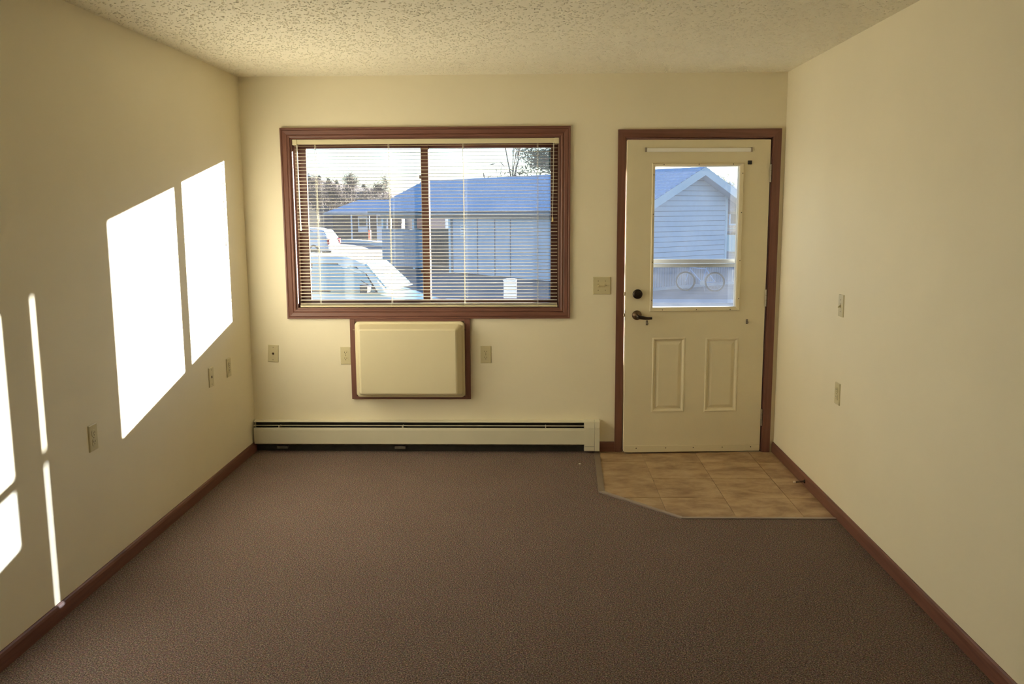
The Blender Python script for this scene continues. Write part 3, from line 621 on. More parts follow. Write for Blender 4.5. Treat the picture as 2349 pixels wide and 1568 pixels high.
# ---------------------------------------------------------------- wall plates
def screw(p, x, z, y=-0.0065): MB().lathe([(0.003, y + 0.001), (0.003, y - 0.0006), (0.0015, y - 0.001)], 8, lambda a, b, h: (x + a, h, z + b)).build('screw', 'screw', p)
def plate(name, label, cat, loc, rz, kind, w=0.070, h=0.114, tilt=0.0):
    e = tag(empty(name, loc, rz), label, cat); e.rotation_euler = (0, tilt, rz)
    pl = MB().loft([rect_ring(-w / 2, w / 2, -h / 2, h / 2, 0.0), rect_ring(-w / 2, w / 2, -h / 2, h / 2, -0.0035), rect_ring(-w / 2 + 0.003, w / 2 - 0.003, -h / 2 + 0.003, h / 2 - 0.003, -0.0065)])
    fixn(pl.build('cover_plate', 'ivory', e))
    if kind == 'outlet':
        for z in (-0.0195, 0.0195):
            rc = MB().prism([(-0.0165, -0.009), (-0.012, -0.0145), (0.012, -0.0145), (0.0165, -0.009), (0.0165, 0.009), (0.012, 0.0145), (-0.012, 0.0145), (-0.0165, 0.009)], -0.006, -0.0085, lambda a, b, n: (a, n, z + b)).build('receptacle', 'ivory', e); fixn(rc)
            sl = MB()
            for x, hh in ((-0.0065, 0.0045), (0.0065, 0.0035)):
                MB().box(x - 0.0012, x + 0.0012, -0.0089, -0.0082, z + 0.003 - hh, z + 0.003 + hh).build('slot', 'slot', rc)
            MB().lathe([(0.0026, -0.0082), (0.0026, -0.0089), (0.0005, -0.0089)], 8, lambda a, b, h_: (a, h_, z - 0.008 + b)).build('ground_hole', 'slot', rc)
        screw(e, 0, 0)
    elif kind == 'coax':
        c_ = MB().lathe([(0.0075, -0.006), (0.0075, -0.009), (0.0048, -0.009), (0.0048, -0.017), (0.002, -0.017)], 12, lambda a, b, h_: (a, h_, b)).build('coax_connector', 'bronze_plain', e)
        screw(e, 0, 0.042); screw(e, 0, -0.042)
    elif kind == 'jack':
        MB().cbox(-0.007, 0.007, -0.0085, -0.006, -0.007, 0.007, 0.001).build('jack', 'bronze_plain', e)
        MB().box(-0.005, 0.005, -0.0089, -0.008, -0.005, 0.004).build('jack_opening', 'slot', e)
        screw(e, 0, 0.042); screw(e, 0, -0.042)
    elif kind.startswith('switch'):
        for x in ((-0.023, 0.023) if kind == 'switch2' else (0.0,)):
            MB().box(x - 0.0055, x + 0.0055, -0.0075, -0.006, -0.0125, 0.0125).build('toggle_slot', 'ivory_dark', e)
            upw = kind != 'switch2'
            tg = MB().loft([rect_ring(x - 0.0045, x + 0.0045, -0.006, 0.006, -0.006), rect_ring(x - 0.0035, x + 0.0035, -0.011, -0.003, -0.019)] if not upw else [rect_ring(x - 0.0045, x + 0.0045, -0.006, 0.006, -0.006), rect_ring(x - 0.0035, x + 0.0035, -0.012, -0.004, -0.019)])
            fixn(tg.build('toggle', 'ivory', e)); screw(e, x, 0.030); screw(e, x, -0.030)
    return e
P2 = math.pi / 2
plate('coax_plate', 'tilted ivory cable jack plate on the back wall near the left corner', 'wall plate', (0.148, 0, 0.662), 0, 'coax', tilt=R(3))
plate('power_outlet', 'ivory duplex outlet tucked against the left of the air conditioner frame', 'outlet', (0.6325, 0, 0.648), 0, 'outlet')
plate('power_outlet', 'ivory duplex outlet on the wall right of the air conditioner', 'outlet', (1.561, 0, 0.654), 0, 'outlet')
plate('light_switch', 'ivory double toggle switch plate between window and door', 'light switch', (2.319, 0, 1.108), 0, 'switch2', w=0.115)
plate('power_outlet', 'ivory duplex outlet on the sunlit wall nearest the viewer', 'outlet', (0, -2.136, 0.648), P2, 'outlet')
plate('phone_plate', 'ivory plate with one dark jack below the right sun patch', 'wall plate', (0, -0.745, 0.645), P2, 'jack')
plate('power_outlet', 'ivory duplex outlet on the sunlit wall nearest the corner', 'outlet', (0, -0.447, 0.648), P2, 'outlet')
plate('light_switch', 'ivory single toggle switch on the wall right of the door', 'light switch', (W, -1.184, 1.104), -P2, 'switch1')
plate('power_outlet', 'ivory duplex outlet on the right wall below the light switch', 'outlet', (W, -1.194, 0.645), -P2, 'outlet')

# door stop and crumb
dsp = tag(empty('spring_door_stop', (W - 0.012, -0.745, 0.030), world_children=True), 'dark door stop with pale tip sticking out of the right baseboard', 'door stop')
MB().lathe([(0.011, 0), (0.011, 0.004), (0.006, 0.008), (0.001, 0.008)], 12, lambda a, b, h: (W - 0.012 - h, -0.745 + a, 0.030 + b)).build('base', 'bronze', dsp)
pts = [(W - 0.018 - 0.048 * i / 80, -0.745 + 0.0045 * math.cos(i * 0.95), 0.030 - 0.004 * (i / 80) + 0.0045 * math.sin(i * 0.95)) for i in range(81)]
MB().tube(pts, 0.0013, 5).build('spring', 'bronze', dsp)
MB().lathe([(0.004, 0), (0.0075, 0.002), (0.0075, 0.012), (0.004, 0.015), (0.001, 0.015)], 12, lambda a, b, h: (W - 0.064 - h, -0.745 + a, 0.026 + b)).build('tip', 'rubber_tip', dsp)
cr_ = MB().loft([[(2.169 + r * math.cos(t) * 1.3, -0.307 + r * math.sin(t) * 0.8, z) for t in [k * 1.047 for k in range(6)]] for r, z in ((0.004, 0.0), (0.006, 0.002), (0.0035, 0.0045))]).build('paper_crumb', 'crumb')
tag(cr_, 'tiny white crumb lying on the carpet near the heater end', 'crumb')
# ================================================================= OUTDOORS

GZ = -0.80
def gz(y): return -0.45 - 0.35 * min(1.0, max(0.0, (y - 8.0) / 12.0))
# ground: falls gently away from the house, then level
gm = MB(); gys = [TB, 2, 5, 8, 11, 14, 17, 20, 30, 45, 70, 110, 190]; gxs = [-90, -40, -15, -5, 3, 10, 20, 50, 110]
for j in range(len(gys) - 1):
    for i in range(len(gxs) - 1):
        gm.add([(gxs[i], gys[j], gz(gys[j])), (gxs[i + 1], gys[j], gz(gys[j])), (gxs[i + 1], gys[j + 1], gz(gys[j + 1])), (gxs[i], gys[j + 1], gz(gys[j + 1]))], [(0, 1, 2, 3)])
struct(gm.build('ground', 'asphalt'), 'grey paved parking lot outside the window')
# own outside foundation and stoop
struct(MB().box(-0.15, W + 0.15, 0.02, TB, -0.6, -0.1).build('foundation', 'concrete'), 'concrete foundation under the back wall')
struct(MB().box(2.2, 3.7, TB + 0.04, 1.7, -0.5, -0.02).build('stoop', 'concrete'), 'concrete stoop outside the entry door')
wk = MB()
wk.add([(2.4, 1.7, gz(1.7) + 0.012), (6.4, 1.7, gz(1.7) + 0.012), (7.0, 16.6, gz(16.6) + 0.012), (3.4, 16.9, gz(16.9) + 0.012)], [(0, 1, 2, 3)])  # pale quad on the ground imitates a reflection in the door glass
struct(wk.build('reflection_patch', 'concrete'), 'pale ground patch standing in for a reflection low in the door glass')

# ---------------------------------------------------------------- garage (pale siding, blue-grey roof)
AZ = R(39.5)
ga = tag(empty('garage', (4.84, 20.34, GZ), AZ), 'pale sided garage with blue-grey shingle roof beyond the parking lot', 'building')
GB, GL, EZ, PZ = 2.42, 15.0, 2.40, 3.50          # half width, length, eave and ridge above ground; local x across gable, y along ridge
FARX = 3.95
def rake_z(x): return EZ + (PZ - EZ) * (1 - abs(x - GB) / GB)
# gable siding boards (y = 0 face looks to -y)
k = 0; z = 0.02
while z < PZ - 0.12:
    z1 = min(z + 0.138, PZ - 0.06)
    def span(zz):
        if zz <= EZ: return (0.0, FARX)
        t = (zz - EZ) / (PZ - EZ) * GB
        return (t, min(FARX, 2 * GB - t))
    a0, b0 = span(z); a1, b1 = span(z1)
    if b1 - a1 > 0.05:
        fixn(MB().add([(a0, -0.022, z), (b0, -0.022, z), (b1, -0.008, z1), (a1, -0.008, z1), (a0, 0.0, z), (b0, 0.0, z), (b1, 0.0, z1), (a1, 0.0, z1)],
                 [(0, 1, 2, 3), (4, 7, 6, 5), (0, 4, 5, 1), (3, 2, 6, 7), (0, 3, 7, 4), (1, 5, 6, 2)]).build('siding_board', 'siding', ga))
    z += 0.152
fixn(MB().prism([(0, 0), (FARX, 0), (FARX, rake_z(FARX)), (GB, PZ - 0.02), (0, EZ)], 0.0, 0.12, lambda a, b, n: (a, n, b)).build('gable_wall', 'joint_lap_shade', ga))  # dark backing shows between the boards as painted shadow lines
MB().box(FARX - 0.06, FARX + 0.03, -0.035, 0.10, 0, 2.75).build('corner_board', 'siding_trim', ga)
MB().box(-0.03, 0.07, -0.035, 0.10, 0, 2.38).build('corner_board', 'siding_trim', ga)
MB().box(FARX - 0.12, FARX, 0.12, GL * 0.62, 0, 2.6).build('rear_wall', 'siding', ga)
# roof slopes with overhang
ov, og = 0.42, 0.38; sl = (PZ - EZ) / GB
def roof_pt(x, y, up_): return (x, y, PZ + 0.10 - abs(x - GB) * sl + up_)
for sgn, nm in ((-1, 'roof_slope'), (1, 'roof_slope')):
    xe = GB + sgn * (GB + ov)
    fixn(MB().add([roof_pt(GB, -og, 0), roof_pt(xe, -og, 0), roof_pt(xe, GL + og, 0), roof_pt(GB, GL + og, 0), roof_pt(GB, -og, -0.07), roof_pt(xe, -og, -0.07), roof_pt(xe, GL + og, -0.07), roof_pt(GB, GL + og, -0.07)],
             [(0, 1, 2, 3), (7, 6, 5, 4), (0, 4, 5, 1), (1, 5, 6, 2), (2, 6, 7, 3), (3, 7, 4, 0)]).build(nm, 'shingle', ga))
    n_c = 13
    for c_ in range(n_c):            # shingle courses, each a proud lip
        d0, d1 = (GB + ov) * c_ / n_c, (GB + ov) * (c_ + 1) / n_c
        xa, xb = GB + sgn * d0, GB + sgn * d1
        fixn(MB().add([roof_pt(xa, -og - 0.02, 0.006), roof_pt(xb, -og - 0.02, 0.030), roof_pt(xb, GL + og, 0.030), roof_pt(xa, GL + og, 0.006), roof_pt(xb, -og - 0.02, 0.0), roof_pt(xb, GL + og, 0.0)],
                 [(0, 1, 2, 3), (1, 4, 5, 2)]).build('shingle_course', 'shingle', ga))
    # rake fascia and eave fascia, soffit
    fixn(MB().add([roof_pt(GB, -og - 0.03, 0.01), roof_pt(xe, -og - 0.03, 0.01), roof_pt(xe, -og - 0.03, -0.24), roof_pt(GB, -og - 0.03, -0.24), roof_pt(GB, -og, 0.01), roof_pt(xe, -og, 0.01), roof_pt(xe, -og, -0.24), roof_pt(GB, -og, -0.24)],
             [(0, 1, 2, 3), (7, 6, 5, 4), (0, 4, 5, 1), (3, 2, 6, 7), (1, 5, 6, 2), (0, 3, 7, 4)]).build('rake_board', 'siding_trim', ga))
    zx = roof_pt(xe, 0, 0)[2]
    MB().box(min(xe, xe - sgn * 0.03), max(xe, xe - sgn * 0.03), -og, GL + og, zx - 0.14, zx - 0.005).build('eave_fascia', 'soffit', ga)
    fixn(MB().add([roof_pt(GB, -og, -0.20), roof_pt(xe, -og, -0.20), roof_pt(xe, 0.0, -0.20), roof_pt(GB, 0.0, -0.20), roof_pt(GB, -og, -0.075), roof_pt(xe, -og, -0.075), roof_pt(xe, 0.0, -0.075), roof_pt(GB, 0.0, -0.075)],
             [(0, 1, 2, 3), (7, 6, 5, 4), (0, 4, 5, 1), (3, 2, 6, 7), (1, 5, 6, 2), (0, 3, 7, 4)]).build('rake_soffit', 'siding', ga))
# long wall (x = 0 faces -x): beam, panels with battens up to y = 9.8, open bay beyond
MB().box(-0.02, 0.16, 0.0, GL, 2.02, 2.42).build('beam', 'soffit', ga)
cuts = [0.0, 3.0, 6.1, 7.0, 8.05, 9.65]
for a, b in zip(cuts, cuts[1:]):
    MB().cbox(0.02, 0.10, a + 0.012, b - 0.012, 0.02, 2.03, 0.008).build('wall_panel', 'panel', ga)
for c_ in cuts: MB().box(0.0, 0.08, c_ - 0.018, c_ + 0.018, 0.0, 2.03).build('batten', 'joint_lap_shade', ga)
sg = MB().box(0.002, 0.018, 8.80, 9.10, 1.36, 1.80).build('notice_sign', 'post_white', ga)
for zz in (1.42, 1.52, 1.62, 1.72): MB().box(-0.001, 0.003, 8.85, 9.05, zz, zz + 0.035).build('sign_mark', 'fence', sg)
# open bay with board fence
for i in range(10):
    y0 = 11.35 + i * 0.36
    MB().box(0.0, 0.05, y0, y0 + 0.35, 0.06, 1.56 + 0.01 * (i % 3)).build('fence_board', 'enclosure', ga)
for i in range(11):
    y0 = 10.6 + i * 0.37
    MB().box(1.5, 1.55, y0, y0 + 0.36, 0.06, 1.58).build('fence_board', 'enclosure_in', ga)
for (x, y) in ((0.08, 9.85), (0.08, 12.45), (0.08, 14.9), (FARX, 14.9), (FARX, 12.0)): MB().box(x - 0.07, x + 0.07, y - 0.07, y + 0.07, 0, 2.3).build('post', 'siding_trim', ga)

ap = tag(empty('lot_shade_building', (45.0, 42.0, GZ), R(-45)), 'unseen three storey building added to shade the parking lot', 'building')  # added out of view to cast shade over the parking lot
MB().box(-30.0, 13.0, 0.0, 9.0, 0, 9.6).build('wall', 'siding', ap)
for fl in range(3):
    for i in range(9): wf = MB().box(-28.5 + i * 4.6, -26.9 + i * 4.6, -0.06, 0.0, 1.0 + fl * 3.1, 2.3 + fl * 3.1).build('window_frame', 'post_white', ap); MB().box(-28.35 + i * 4.6, -27.05 + i * 4.6, -0.09, -0.05, 1.12 + fl * 3.1, 2.18 + fl * 3.1).build('window_pane', 'dark_glass', wf)
MB().box(-30.4, 13.4, -0.4, 9.4, 9.6, 10.0).build('roof', 'shingle', ap)
# ---------------------------------------------------------------- picket fence and bicycle at the gable
fe = tag(empty('picket_fence', (4.84, 20.34, GZ), AZ), 'low grey picket fence along the garage gable behind the bicycle', 'fence')
for zz in (0.14, 0.52): MB().box(-0.2, 4.7, -0.13, -0.10, zz, zz + 0.07).build('fence_rail', 'fence', fe)
pk = None
for i in range(45):
    x = -0.2 + i * 0.108
    if pk is None:
        pk = fixn(MB().prism([(0, 0.03), (0.085, 0.03), (0.085, 0.68), (0.0425, 0.73), (0, 0.68)], -0.155, -0.132, lambda a, b, n: (a, n, b)).build('picket', 'fence', fe)); pk.location = (x, 0, 0)
    else: share(pk, 'picket', (x, 0, 0), fe)
struct(MB().box(-1.0, 5.2, -0.40, -0.20, 0, 0.07).build('kerb', 'concrete'), 'pale kerb along the garage gable')
kb = bpy.data.objects['kerb']; kb.location = (4.84, 20.34, GZ); kb.rotation_euler = (0, 0, AZ)
bk = tag(empty('bicycle', (6.62, 20.12, GZ), R(-20)), 'bicycle standing in front of the picket fence', 'bicycle')
bk.scale = (0.8, 0.8, 0.8)
def wheel(x):
    t = MB(); n = 28; r = 0.33
    pts = [(x + r * math.cos(2 * math.pi * q / n), 0, 0.345 + r * math.sin(2 * math.pi * q / n)) for q in range(n + 1)]
    wo_ = t.tube(pts, 0.034, 6).build('wheel', 'tyre', bk)
    MB().tube([(x + 0.30 * math.cos(2 * math.pi * q / n), 0, 0.345 + 0.30 * math.sin(2 * math.pi * q / n)) for q in range(n + 1)], 0.012, 5).build('rim', 'rim', wo_)
    sp_ = MB()
    for q in range(12): sp_.tube([(x, 0.0, 0.345), (x + 0.30 * math.cos(q * 0.5236), 0, 0.345 + 0.30 * math.sin(q * 0.5236))], 0.003, 3)
    sp_.build('spokes', 'rim', wo_); MB().tube([(x, -0.05, 0.345), (x, 0.05, 0.345)], 0.025, 8).build('hub', 'rim', wo_)
wheel(-0.53); wheel(0.53)
MB().tube([(-0.53, 0, 0.345), (-0.36, 0, 0.85)], 0.016, 6).build('fork', 'bike', bk)
fr_ = MB()
for a, b in (((-0.38, 0.80), (0.08, 0.30)), ((-0.36, 0.85), (0.20, 0.80)), ((0.08, 0.30), (0.24, 0.90)), ((0.08, 0.30), (0.53, 0.345)), ((0.20, 0.80), (0.53, 0.345))): fr_.tube([(a[0], 0, a[1]), (b[0], 0, b[1])], 0.020, 6)
fr_.build('bike_frame', 'bike', bk)
MB().tube([(-0.36, 0, 0.85), (-0.33, 0, 0.98), (-0.36, -0.02, 1.0)], 0.014, 6).build('stem', 'rim', bk)
MB().tube([(-0.40, -0.28, 1.02), (-0.35, 0, 1.0), (-0.40, 0.28, 1.02)], 0.014, 6).build('handlebar', 'black', bk)
MB().loft([[(0.12, -0.02, 0.92), (0.12, 0.02, 0.92), (0.12, 0.02, 0.95), (0.12, -0.02, 0.95)], [(0.36, -0.08, 0.91), (0.36, 0.08, 0.91), (0.36, 0.08, 0.96), (0.36, -0.08, 0.96)]]).build('saddle', 'black', bk)
MB().lathe([(0.09, -0.01), (0.09, 0.01), (0.02, 0.01)], 14, lambda a, b, h: (0.08 + a, -0.04 + h, 0.30 + b)).build('chainring', 'rim', bk)
MB().tube([(0.08, -0.05, 0.30), (0.18, -0.07, 0.20), (0.18, -0.15, 0.20)], 0.012, 5).build('crank', 'rim', bk)
MB().tube([(0.10, 0.0, 0.28), (0.22, -0.22, 0.01)], 0.010, 5).build('kickstand', 'rim', bk)

# ---------------------------------------------------------------- cars
def car(name, label, loc, rz, paint):
    """hatchback: +x is forward; body, glass, lamps, mirrors, wheels"""
    e = tag(empty(name, loc, rz), label, 'car')
    L, hw = 2.1, 0.84
    st_ = [(-2.10, 0.62, 0.35, 0.70), (-2.04, 0.76, 0.28, 0.90), (-1.7, 0.82, 0.24, 0.96), (-0.9, hw, 0.22, 0.96), (0.3, hw, 0.22, 0.94), (1.05, 0.83, 0.22, 0.92), (1.35, 0.80, 0.24, 0.78), (1.80, 0.72, 0.28, 0.68), (2.05, 0.60, 0.34, 0.60), (2.10, 0.45, 0.38, 0.55)]
    rings = []
    for x, w, zb, zt in st_:
        m_ = (zb + zt) / 2
        rings.append([(x, -w * 0.86, zb), (x, -w, zb + 0.10), (x, -w * 1.0, m_), (x, -w * 0.97, zt - 0.05), (x, -w * 0.86, zt), (x, 0, zt + 0.025), (x, w * 0.86, zt), (x, w * 0.97, zt - 0.05), (x, w, m_), (x, w, zb + 0.10), (x, w * 0.86, zb)])
    body = fixn(MB().loft(rings).build('body', paint, e, True)); md = body.modifiers.new('subdiv', 'SUBSURF'); md.levels = 1; md.render_levels = 1
    # greenhouse: stations along x with belt half width, roof half width, roof z
    gs = [(-1.98, 0.70, 0.66, 0.97), (-1.72, 0.76, 0.58, 1.34), (-1.30, 0.78, 0.60, 1.43), (-0.5, 0.79, 0.61, 1.47), (0.40, 0.79, 0.60, 1.45), (0.68, 0.79, 0.575, 1.38), (0.94, 0.78, 0.62, 1.15), (1.14, 0.76, 0.68, 0.93)]
    ZBELT = 0.92
    rr = []
    for x, wb, wr, zr in gs:
        rr.append([(x, -wb, ZBELT), (x, -(wb * 0.35 + wr * 0.65) , ZBELT + (zr - ZBELT) * 0.65), (x, -wr, zr - 0.03 * (zr > 1)), (x, -wr * 0.6, zr + 0.012), (x, 0, zr + 0.025), (x, wr * 0.6, zr + 0.012), (x, wr, zr - 0.03 * (zr > 1)), (x, (wb * 0.35 + wr * 0.65), ZBELT + (zr - ZBELT) * 0.65), (x, wb, ZBELT)])
    fixn(MB().loft(rr).build('cabin', paint, e, True))
    def gside(x, t, sgn, off=0.012):
        """point on cabin side at length x and height fraction t"""
        for a, b in zip(gs, gs[1:]):
            if a[0] <= x <= b[0]:
                f = (x - a[0]) / (b[0] - a[0]); wb, wr, zr = (a[i] + f * (b[i] - a[i]) for i in (1, 2, 3)); break
        zt = zr - 0.03
        w = wb + (wr - wb) * t
        return (x, sgn * (w + off), ZBELT + (zt - ZBELT) * t)
    for sgn in (-1, 1):
        for nm, pts in (('front_side_window', [(-0.02, 0.06), (-0.02, 0.84), (0.16, 0.84), (0.40, 0.80), (0.62, 0.66), (0.86, 0.06)]), ('rear_side_window', [(-0.95, 0.06), (-0.95, 0.82), (-0.16, 0.84), (-0.16, 0.06)]), ('quarter_window', [(-1.50, 0.10), (-1.42, 0.70), (-1.06, 0.80), (-1.06, 0.06)])):
            if nm == 'front_side_window': pts = [(-0.10, 0.06), (-0.10, 0.85), (0.30, 0.85), (0.60, 0.84), (0.76, 0.80), (0.84, 0.66), (0.97, 0.08)]
            n = len(pts); a = [gside(x, t, sgn, 0.010) for x, t in pts]; b = [gside(x, t, sgn, -0.010) for x, t in pts]
            cx = sum(p[0] for p in pts) / n; ct = sum(p[1] for p in pts) / n
            sea = [gside(max(-1.9, min(1.12, cx + (x - cx) * 1.07)), min(0.97, max(0.0, ct + (t - ct) * 1.12)), sgn, 0.006) for x, t in pts]
            seb = [gside(max(-1.9, min(1.12, cx + (x - cx) * 1.07)), min(0.97, max(0.0, ct + (t - ct) * 1.12)), sgn, -0.012) for x, t in pts]
            seal = fixn(MB().loft([seb, sea]).build(nm + '_seal', 'car_trim', e)); fixn(MB().loft([b, a]).build(nm, 'car_glass', seal))
        mr_ = fixn(MB().loft([[(x, sgn * (0.84 + d), z_) for x, z_ in ((0.80, 0.93), (0.92, 0.93), (0.93, 1.04), (0.80, 1.06))] for d in (0.0, 0.06, 0.19)]).build('side_mirror', 'car_trim', e)); bevel(mr_, 0.015)
        MB().cbox(-0.22, -0.06, sgn * 0.845 - 0.02, sgn * 0.845 + 0.02, 0.76, 0.79, 0.006).build('door_handle', paint, e)
        MB().cbox(1.72, 2.02, sgn * 0.58 - 0.11, sgn * 0.58 + 0.11, 0.56, 0.70, 0.03).build('headlamp', 'lamp_clear', e)
        MB().cbox(-2.12, -1.98, sgn * 0.62 - 0.10, sgn * 0.62 + 0.10, 0.62, 0.90, 0.025).build('tail_lamp', 'lamp_red', e)
        for x in (-1.30, 1.28):
            MB().lathe([(0.20, sgn * 0.62), (0.30, sgn * 0.63), (0.31, sgn * 0.70), (0.30, sgn * 0.83), (0.21, sgn * 0.845), (0.19, sgn * 0.80)], 24, lambda a, b, h: (x + a, h, 0.31 + b)).build('wheel', 'tyre', e)
    def across(xa, za, wa, xb, zb, wb_, nm, off):
        fixn(MB().loft([[(xa + o_, -wa, za + o2), (xa + o_, 0, za + 0.022 + o2), (xa + o_, wa, za + o2), (xb + o_, wb_, zb + o2), (xb + o_, 0, zb + 0.022 + o2), (xb + o_, -wb_, zb + o2)] for o_, o2 in ((-off, -0.01), (off, 0.016))]).build(nm, 'car_glass', e))
    across(1.10, 0.965, 0.64, 0.735, 1.335, 0.52, 'windscreen', 0.014)
    across(-1.955, 1.00, 0.60, -1.74, 1.305, 0.52, 'rear_window', -0.014)
    return e
car('car', 'pale green-white hatchback parked just outside the window', (-1.24, 7.86, gz(7.9)), R(-8), 'car_white').scale = (0.93, 0.93, 0.93)
car('car', 'pale blue car with red tail lamp at the window left edge', (-10.6, 40.5, GZ), R(180 - 12), 'car_blue')

# ---------------------------------------------------------------- white post, markers, kerbs
pp = tag(empty('utility_post', (1.523, 6.5, gz(6.5)), world_children=True), 'square white utility post outside the right window pane', 'post')
MB().cbox(1.435, 1.611, 6.41, 6.59, gz(6.5), 0.62, 0.006).build('post_body', 'post_white', pp)
fixn(MB().loft([[(1.523 + s_ * a, 6.5 + s_ * b, z_) for a, b in ((-1, -1), (1, -1), (1, 1), (-1, 1))] for s_, z_ in ((0.094, 0.62), (0.094, 0.632), (0.05, 0.642))]).build('post_cap', 'post_white', pp))
mk = tag(empty('marker_post', (-10.1, 58.0, GZ), world_children=True), 'thin orange marker post in front of the far house', 'post')
MB().tube([(-10.1, 58.0, GZ), (-10.1, 58.0, 1.1)], 0.035, 6).build('pole', 'siding', mk); MB().tube([(-10.1, 58.0, -0.6), (-10.1, 58.0, 0.1)], 0.10, 8).build('sleeve', 'orange', mk)
lp = tag(empty('street_lamp', (-17.2, 66.0, GZ), world_children=True), 'white street lamp pole in front of the wooded hill', 'street lamp')
MB().tube([(-17.2, 66, GZ), (-17.2, 66, 3.9)], 0.07, 8, 0.05).build('pole', 'post_white', lp); MB().tube([(-17.2, 66, 3.85), (-17.0, 66, 4.15), (-16.6, 66, 4.3)], 0.05, 6).build('arm', 'post_white', lp)
MB().cbox(-16.75, -16.25, 65.85, 66.15, 4.22, 4.34, 0.04).build('lamp_head', 'post_white', lp)
isl = MB(); pts = [(-13.5, 58.8), (-11.5, 57.6), (-9.6, 55.0), (-8.2, 51.5), (-7.2, 48.0)]
isl.loft([[(x, y, GZ), (x + 0.15, y + 0.1, GZ + 0.22), (x + 0.7, y + 0.45, GZ + 0.22), (x + 0.85, y + 0.55, GZ)] for x, y in pts])
struct(fixn(isl.build('kerb_island', 'concrete')), 'pale curved kerb of the parking island')

# ---------------------------------------------------------------- far houses
hs = tag(empty('far_house', (-11.9, 61.0, GZ), R(3)), 'dark far house with blue roof left of the garage', 'building')
MB().box(-1.6, 3.3, 0.6, 6.0, 0, 2.2).build('wall', 'dark_wall', hs)
fixn(MB().add([(-2.0, -0.9, 2.12), (3.6, -0.9, 2.12), (3.6, 3.2, 3.10), (0.0, 3.2, 3.10), (-2.0, 7.2, 2.12), (3.6, 7.2, 2.12)], [(0, 1, 2, 3), (0, 3, 4), (3, 2, 5, 4), (1, 5, 2), (0, 4, 5, 1)]).build('roof', 'shingle', hs))
MB().box(-2.0, 3.6, -0.95, -0.88, 1.98, 2.13).build('fascia', 'soffit', hs)
for x in (-0.0, 2.9): MB().box(x - 0.05, x + 0.05, -0.75, -0.65, 0, 2.0).build('porch_post', 'white_door', hs)
for x, w_, z0_, z1_ in ((0.35, 0.6, 0.7, 1.8), (1.75, 0.75, 0.0, 1.95)):
    f_ = MB().box(x - 0.06, x + w_ + 0.06, 0.52, 0.6, z0_ - 0.05, z1_ + 0.05).build('window_frame' if z0_ > 0.1 else 'house_door', 'white_door', hs)
    MB().box(x + 0.05, x + w_ - 0.05, 0.49, 0.53, max(z0_, 1.0) + 0.1, z1_ - 0.1).build('window_pane', 'dark_glass', f_)
bh = tag(empty('brick_house', (-9.6, 60.2, GZ), R(46)), 'sunlit pink brick house seen under the garage roof', 'building')
hb = MB().box(4.6, 13.0, 0.0, 2.2, 0, 2.8).build('wall', 'brick', bh)
for i in range(9): MB().box(4.6, 13.0, -0.012, 0.0, 0.25 + i * 0.28, 0.28 + i * 0.28).build('mortar_line', 'mortar', hb)
for x in (6.1, 9.4): MB().box(x, x + 0.9, -0.06, 0.0, 0.0, 2.05).build('house_door', 'post_white', bh)
for x in (7.5, 10.9): f_ = MB().box(x, x + 1.1, -0.05, 0.0, 0.9, 2.0).build('window_frame', 'post_white', bh); MB().box(x + 0.1, x + 1.0, -0.07, -0.045, 1.0, 1.9).build('window_pane', 'dark_glass', f_)
fixn(MB().prism([(-0.3, 2.75), (2.5, 2.75), (1.1, 3.3)], 4.2, 13.4, lambda a, b, n: (n, a, b)).build('roof', 'shingle', bh))
rh = tag(empty('neighbour_house', (11.8, 50.0, GZ), R(-14)), 'brick house with white sunlit roof right of the garage gable', 'building')
rb = MB().box(1.2, 9.0, 0.0, 7.0, 0, 2.5).build('wall', 'brick', rh)
for i in range(8): MB().box(1.2, 9.0, -0.012, 0.0, 0.25 + i * 0.28, 0.285 + i * 0.28).build('mortar_line', 'mortar', rb)
f_ = MB().box(1.9, 2.7, -0.05, 0.0, 1.3, 2.3).build('window_frame', 'white_door', rh); MB().box(2.0, 2.6, -0.07, -0.045, 1.4, 2.2).build('window_pane', 'dark_glass', f_)
fixn(MB().add([(0.6, -0.5, 2.45), (9.6, -0.5, 2.45), (9.6, 3.5, 3.55), (1.6, 3.5, 3.55), (0.6, 7.5, 2.45), (9.6, 7.5, 2.45)], [(0, 1, 2, 3), (0, 3, 4), (3, 2, 5, 4), (1, 5, 2), (0, 4, 5, 1)]).build('roof', 'post_white', rh))
bn = tag(empty('bin', (12.55, 42.5, GZ), R(10)), 'pale cyan bin standing beyond the garage corner', 'bin')
fixn(MB().loft([[(s_ * a, s_ * b, z_) for a, b in ((-0.45, -0.4), (0.45, -0.4), (0.45, 0.4), (-0.45, 0.4))] for s_, z_ in ((0.85, 0.05), (1.0, 0.95))]).build('bin_body', 'cyan_box', bn))
fixn(MB().loft([[(s_ * a, s_ * b, z_) for a, b in ((-0.45, -0.4), (0.45, -0.4), (0.45, 0.4), (-0.45, 0.4))] for s_, z_ in ((1.06, 0.95), (1.06, 1.02), (0.8, 1.12))]).build('bin_lid', 'black', bn))
car('car', 'dark car roof showing past the garage corner', (14.9, 44.5, GZ), R(170), 'car_trim')

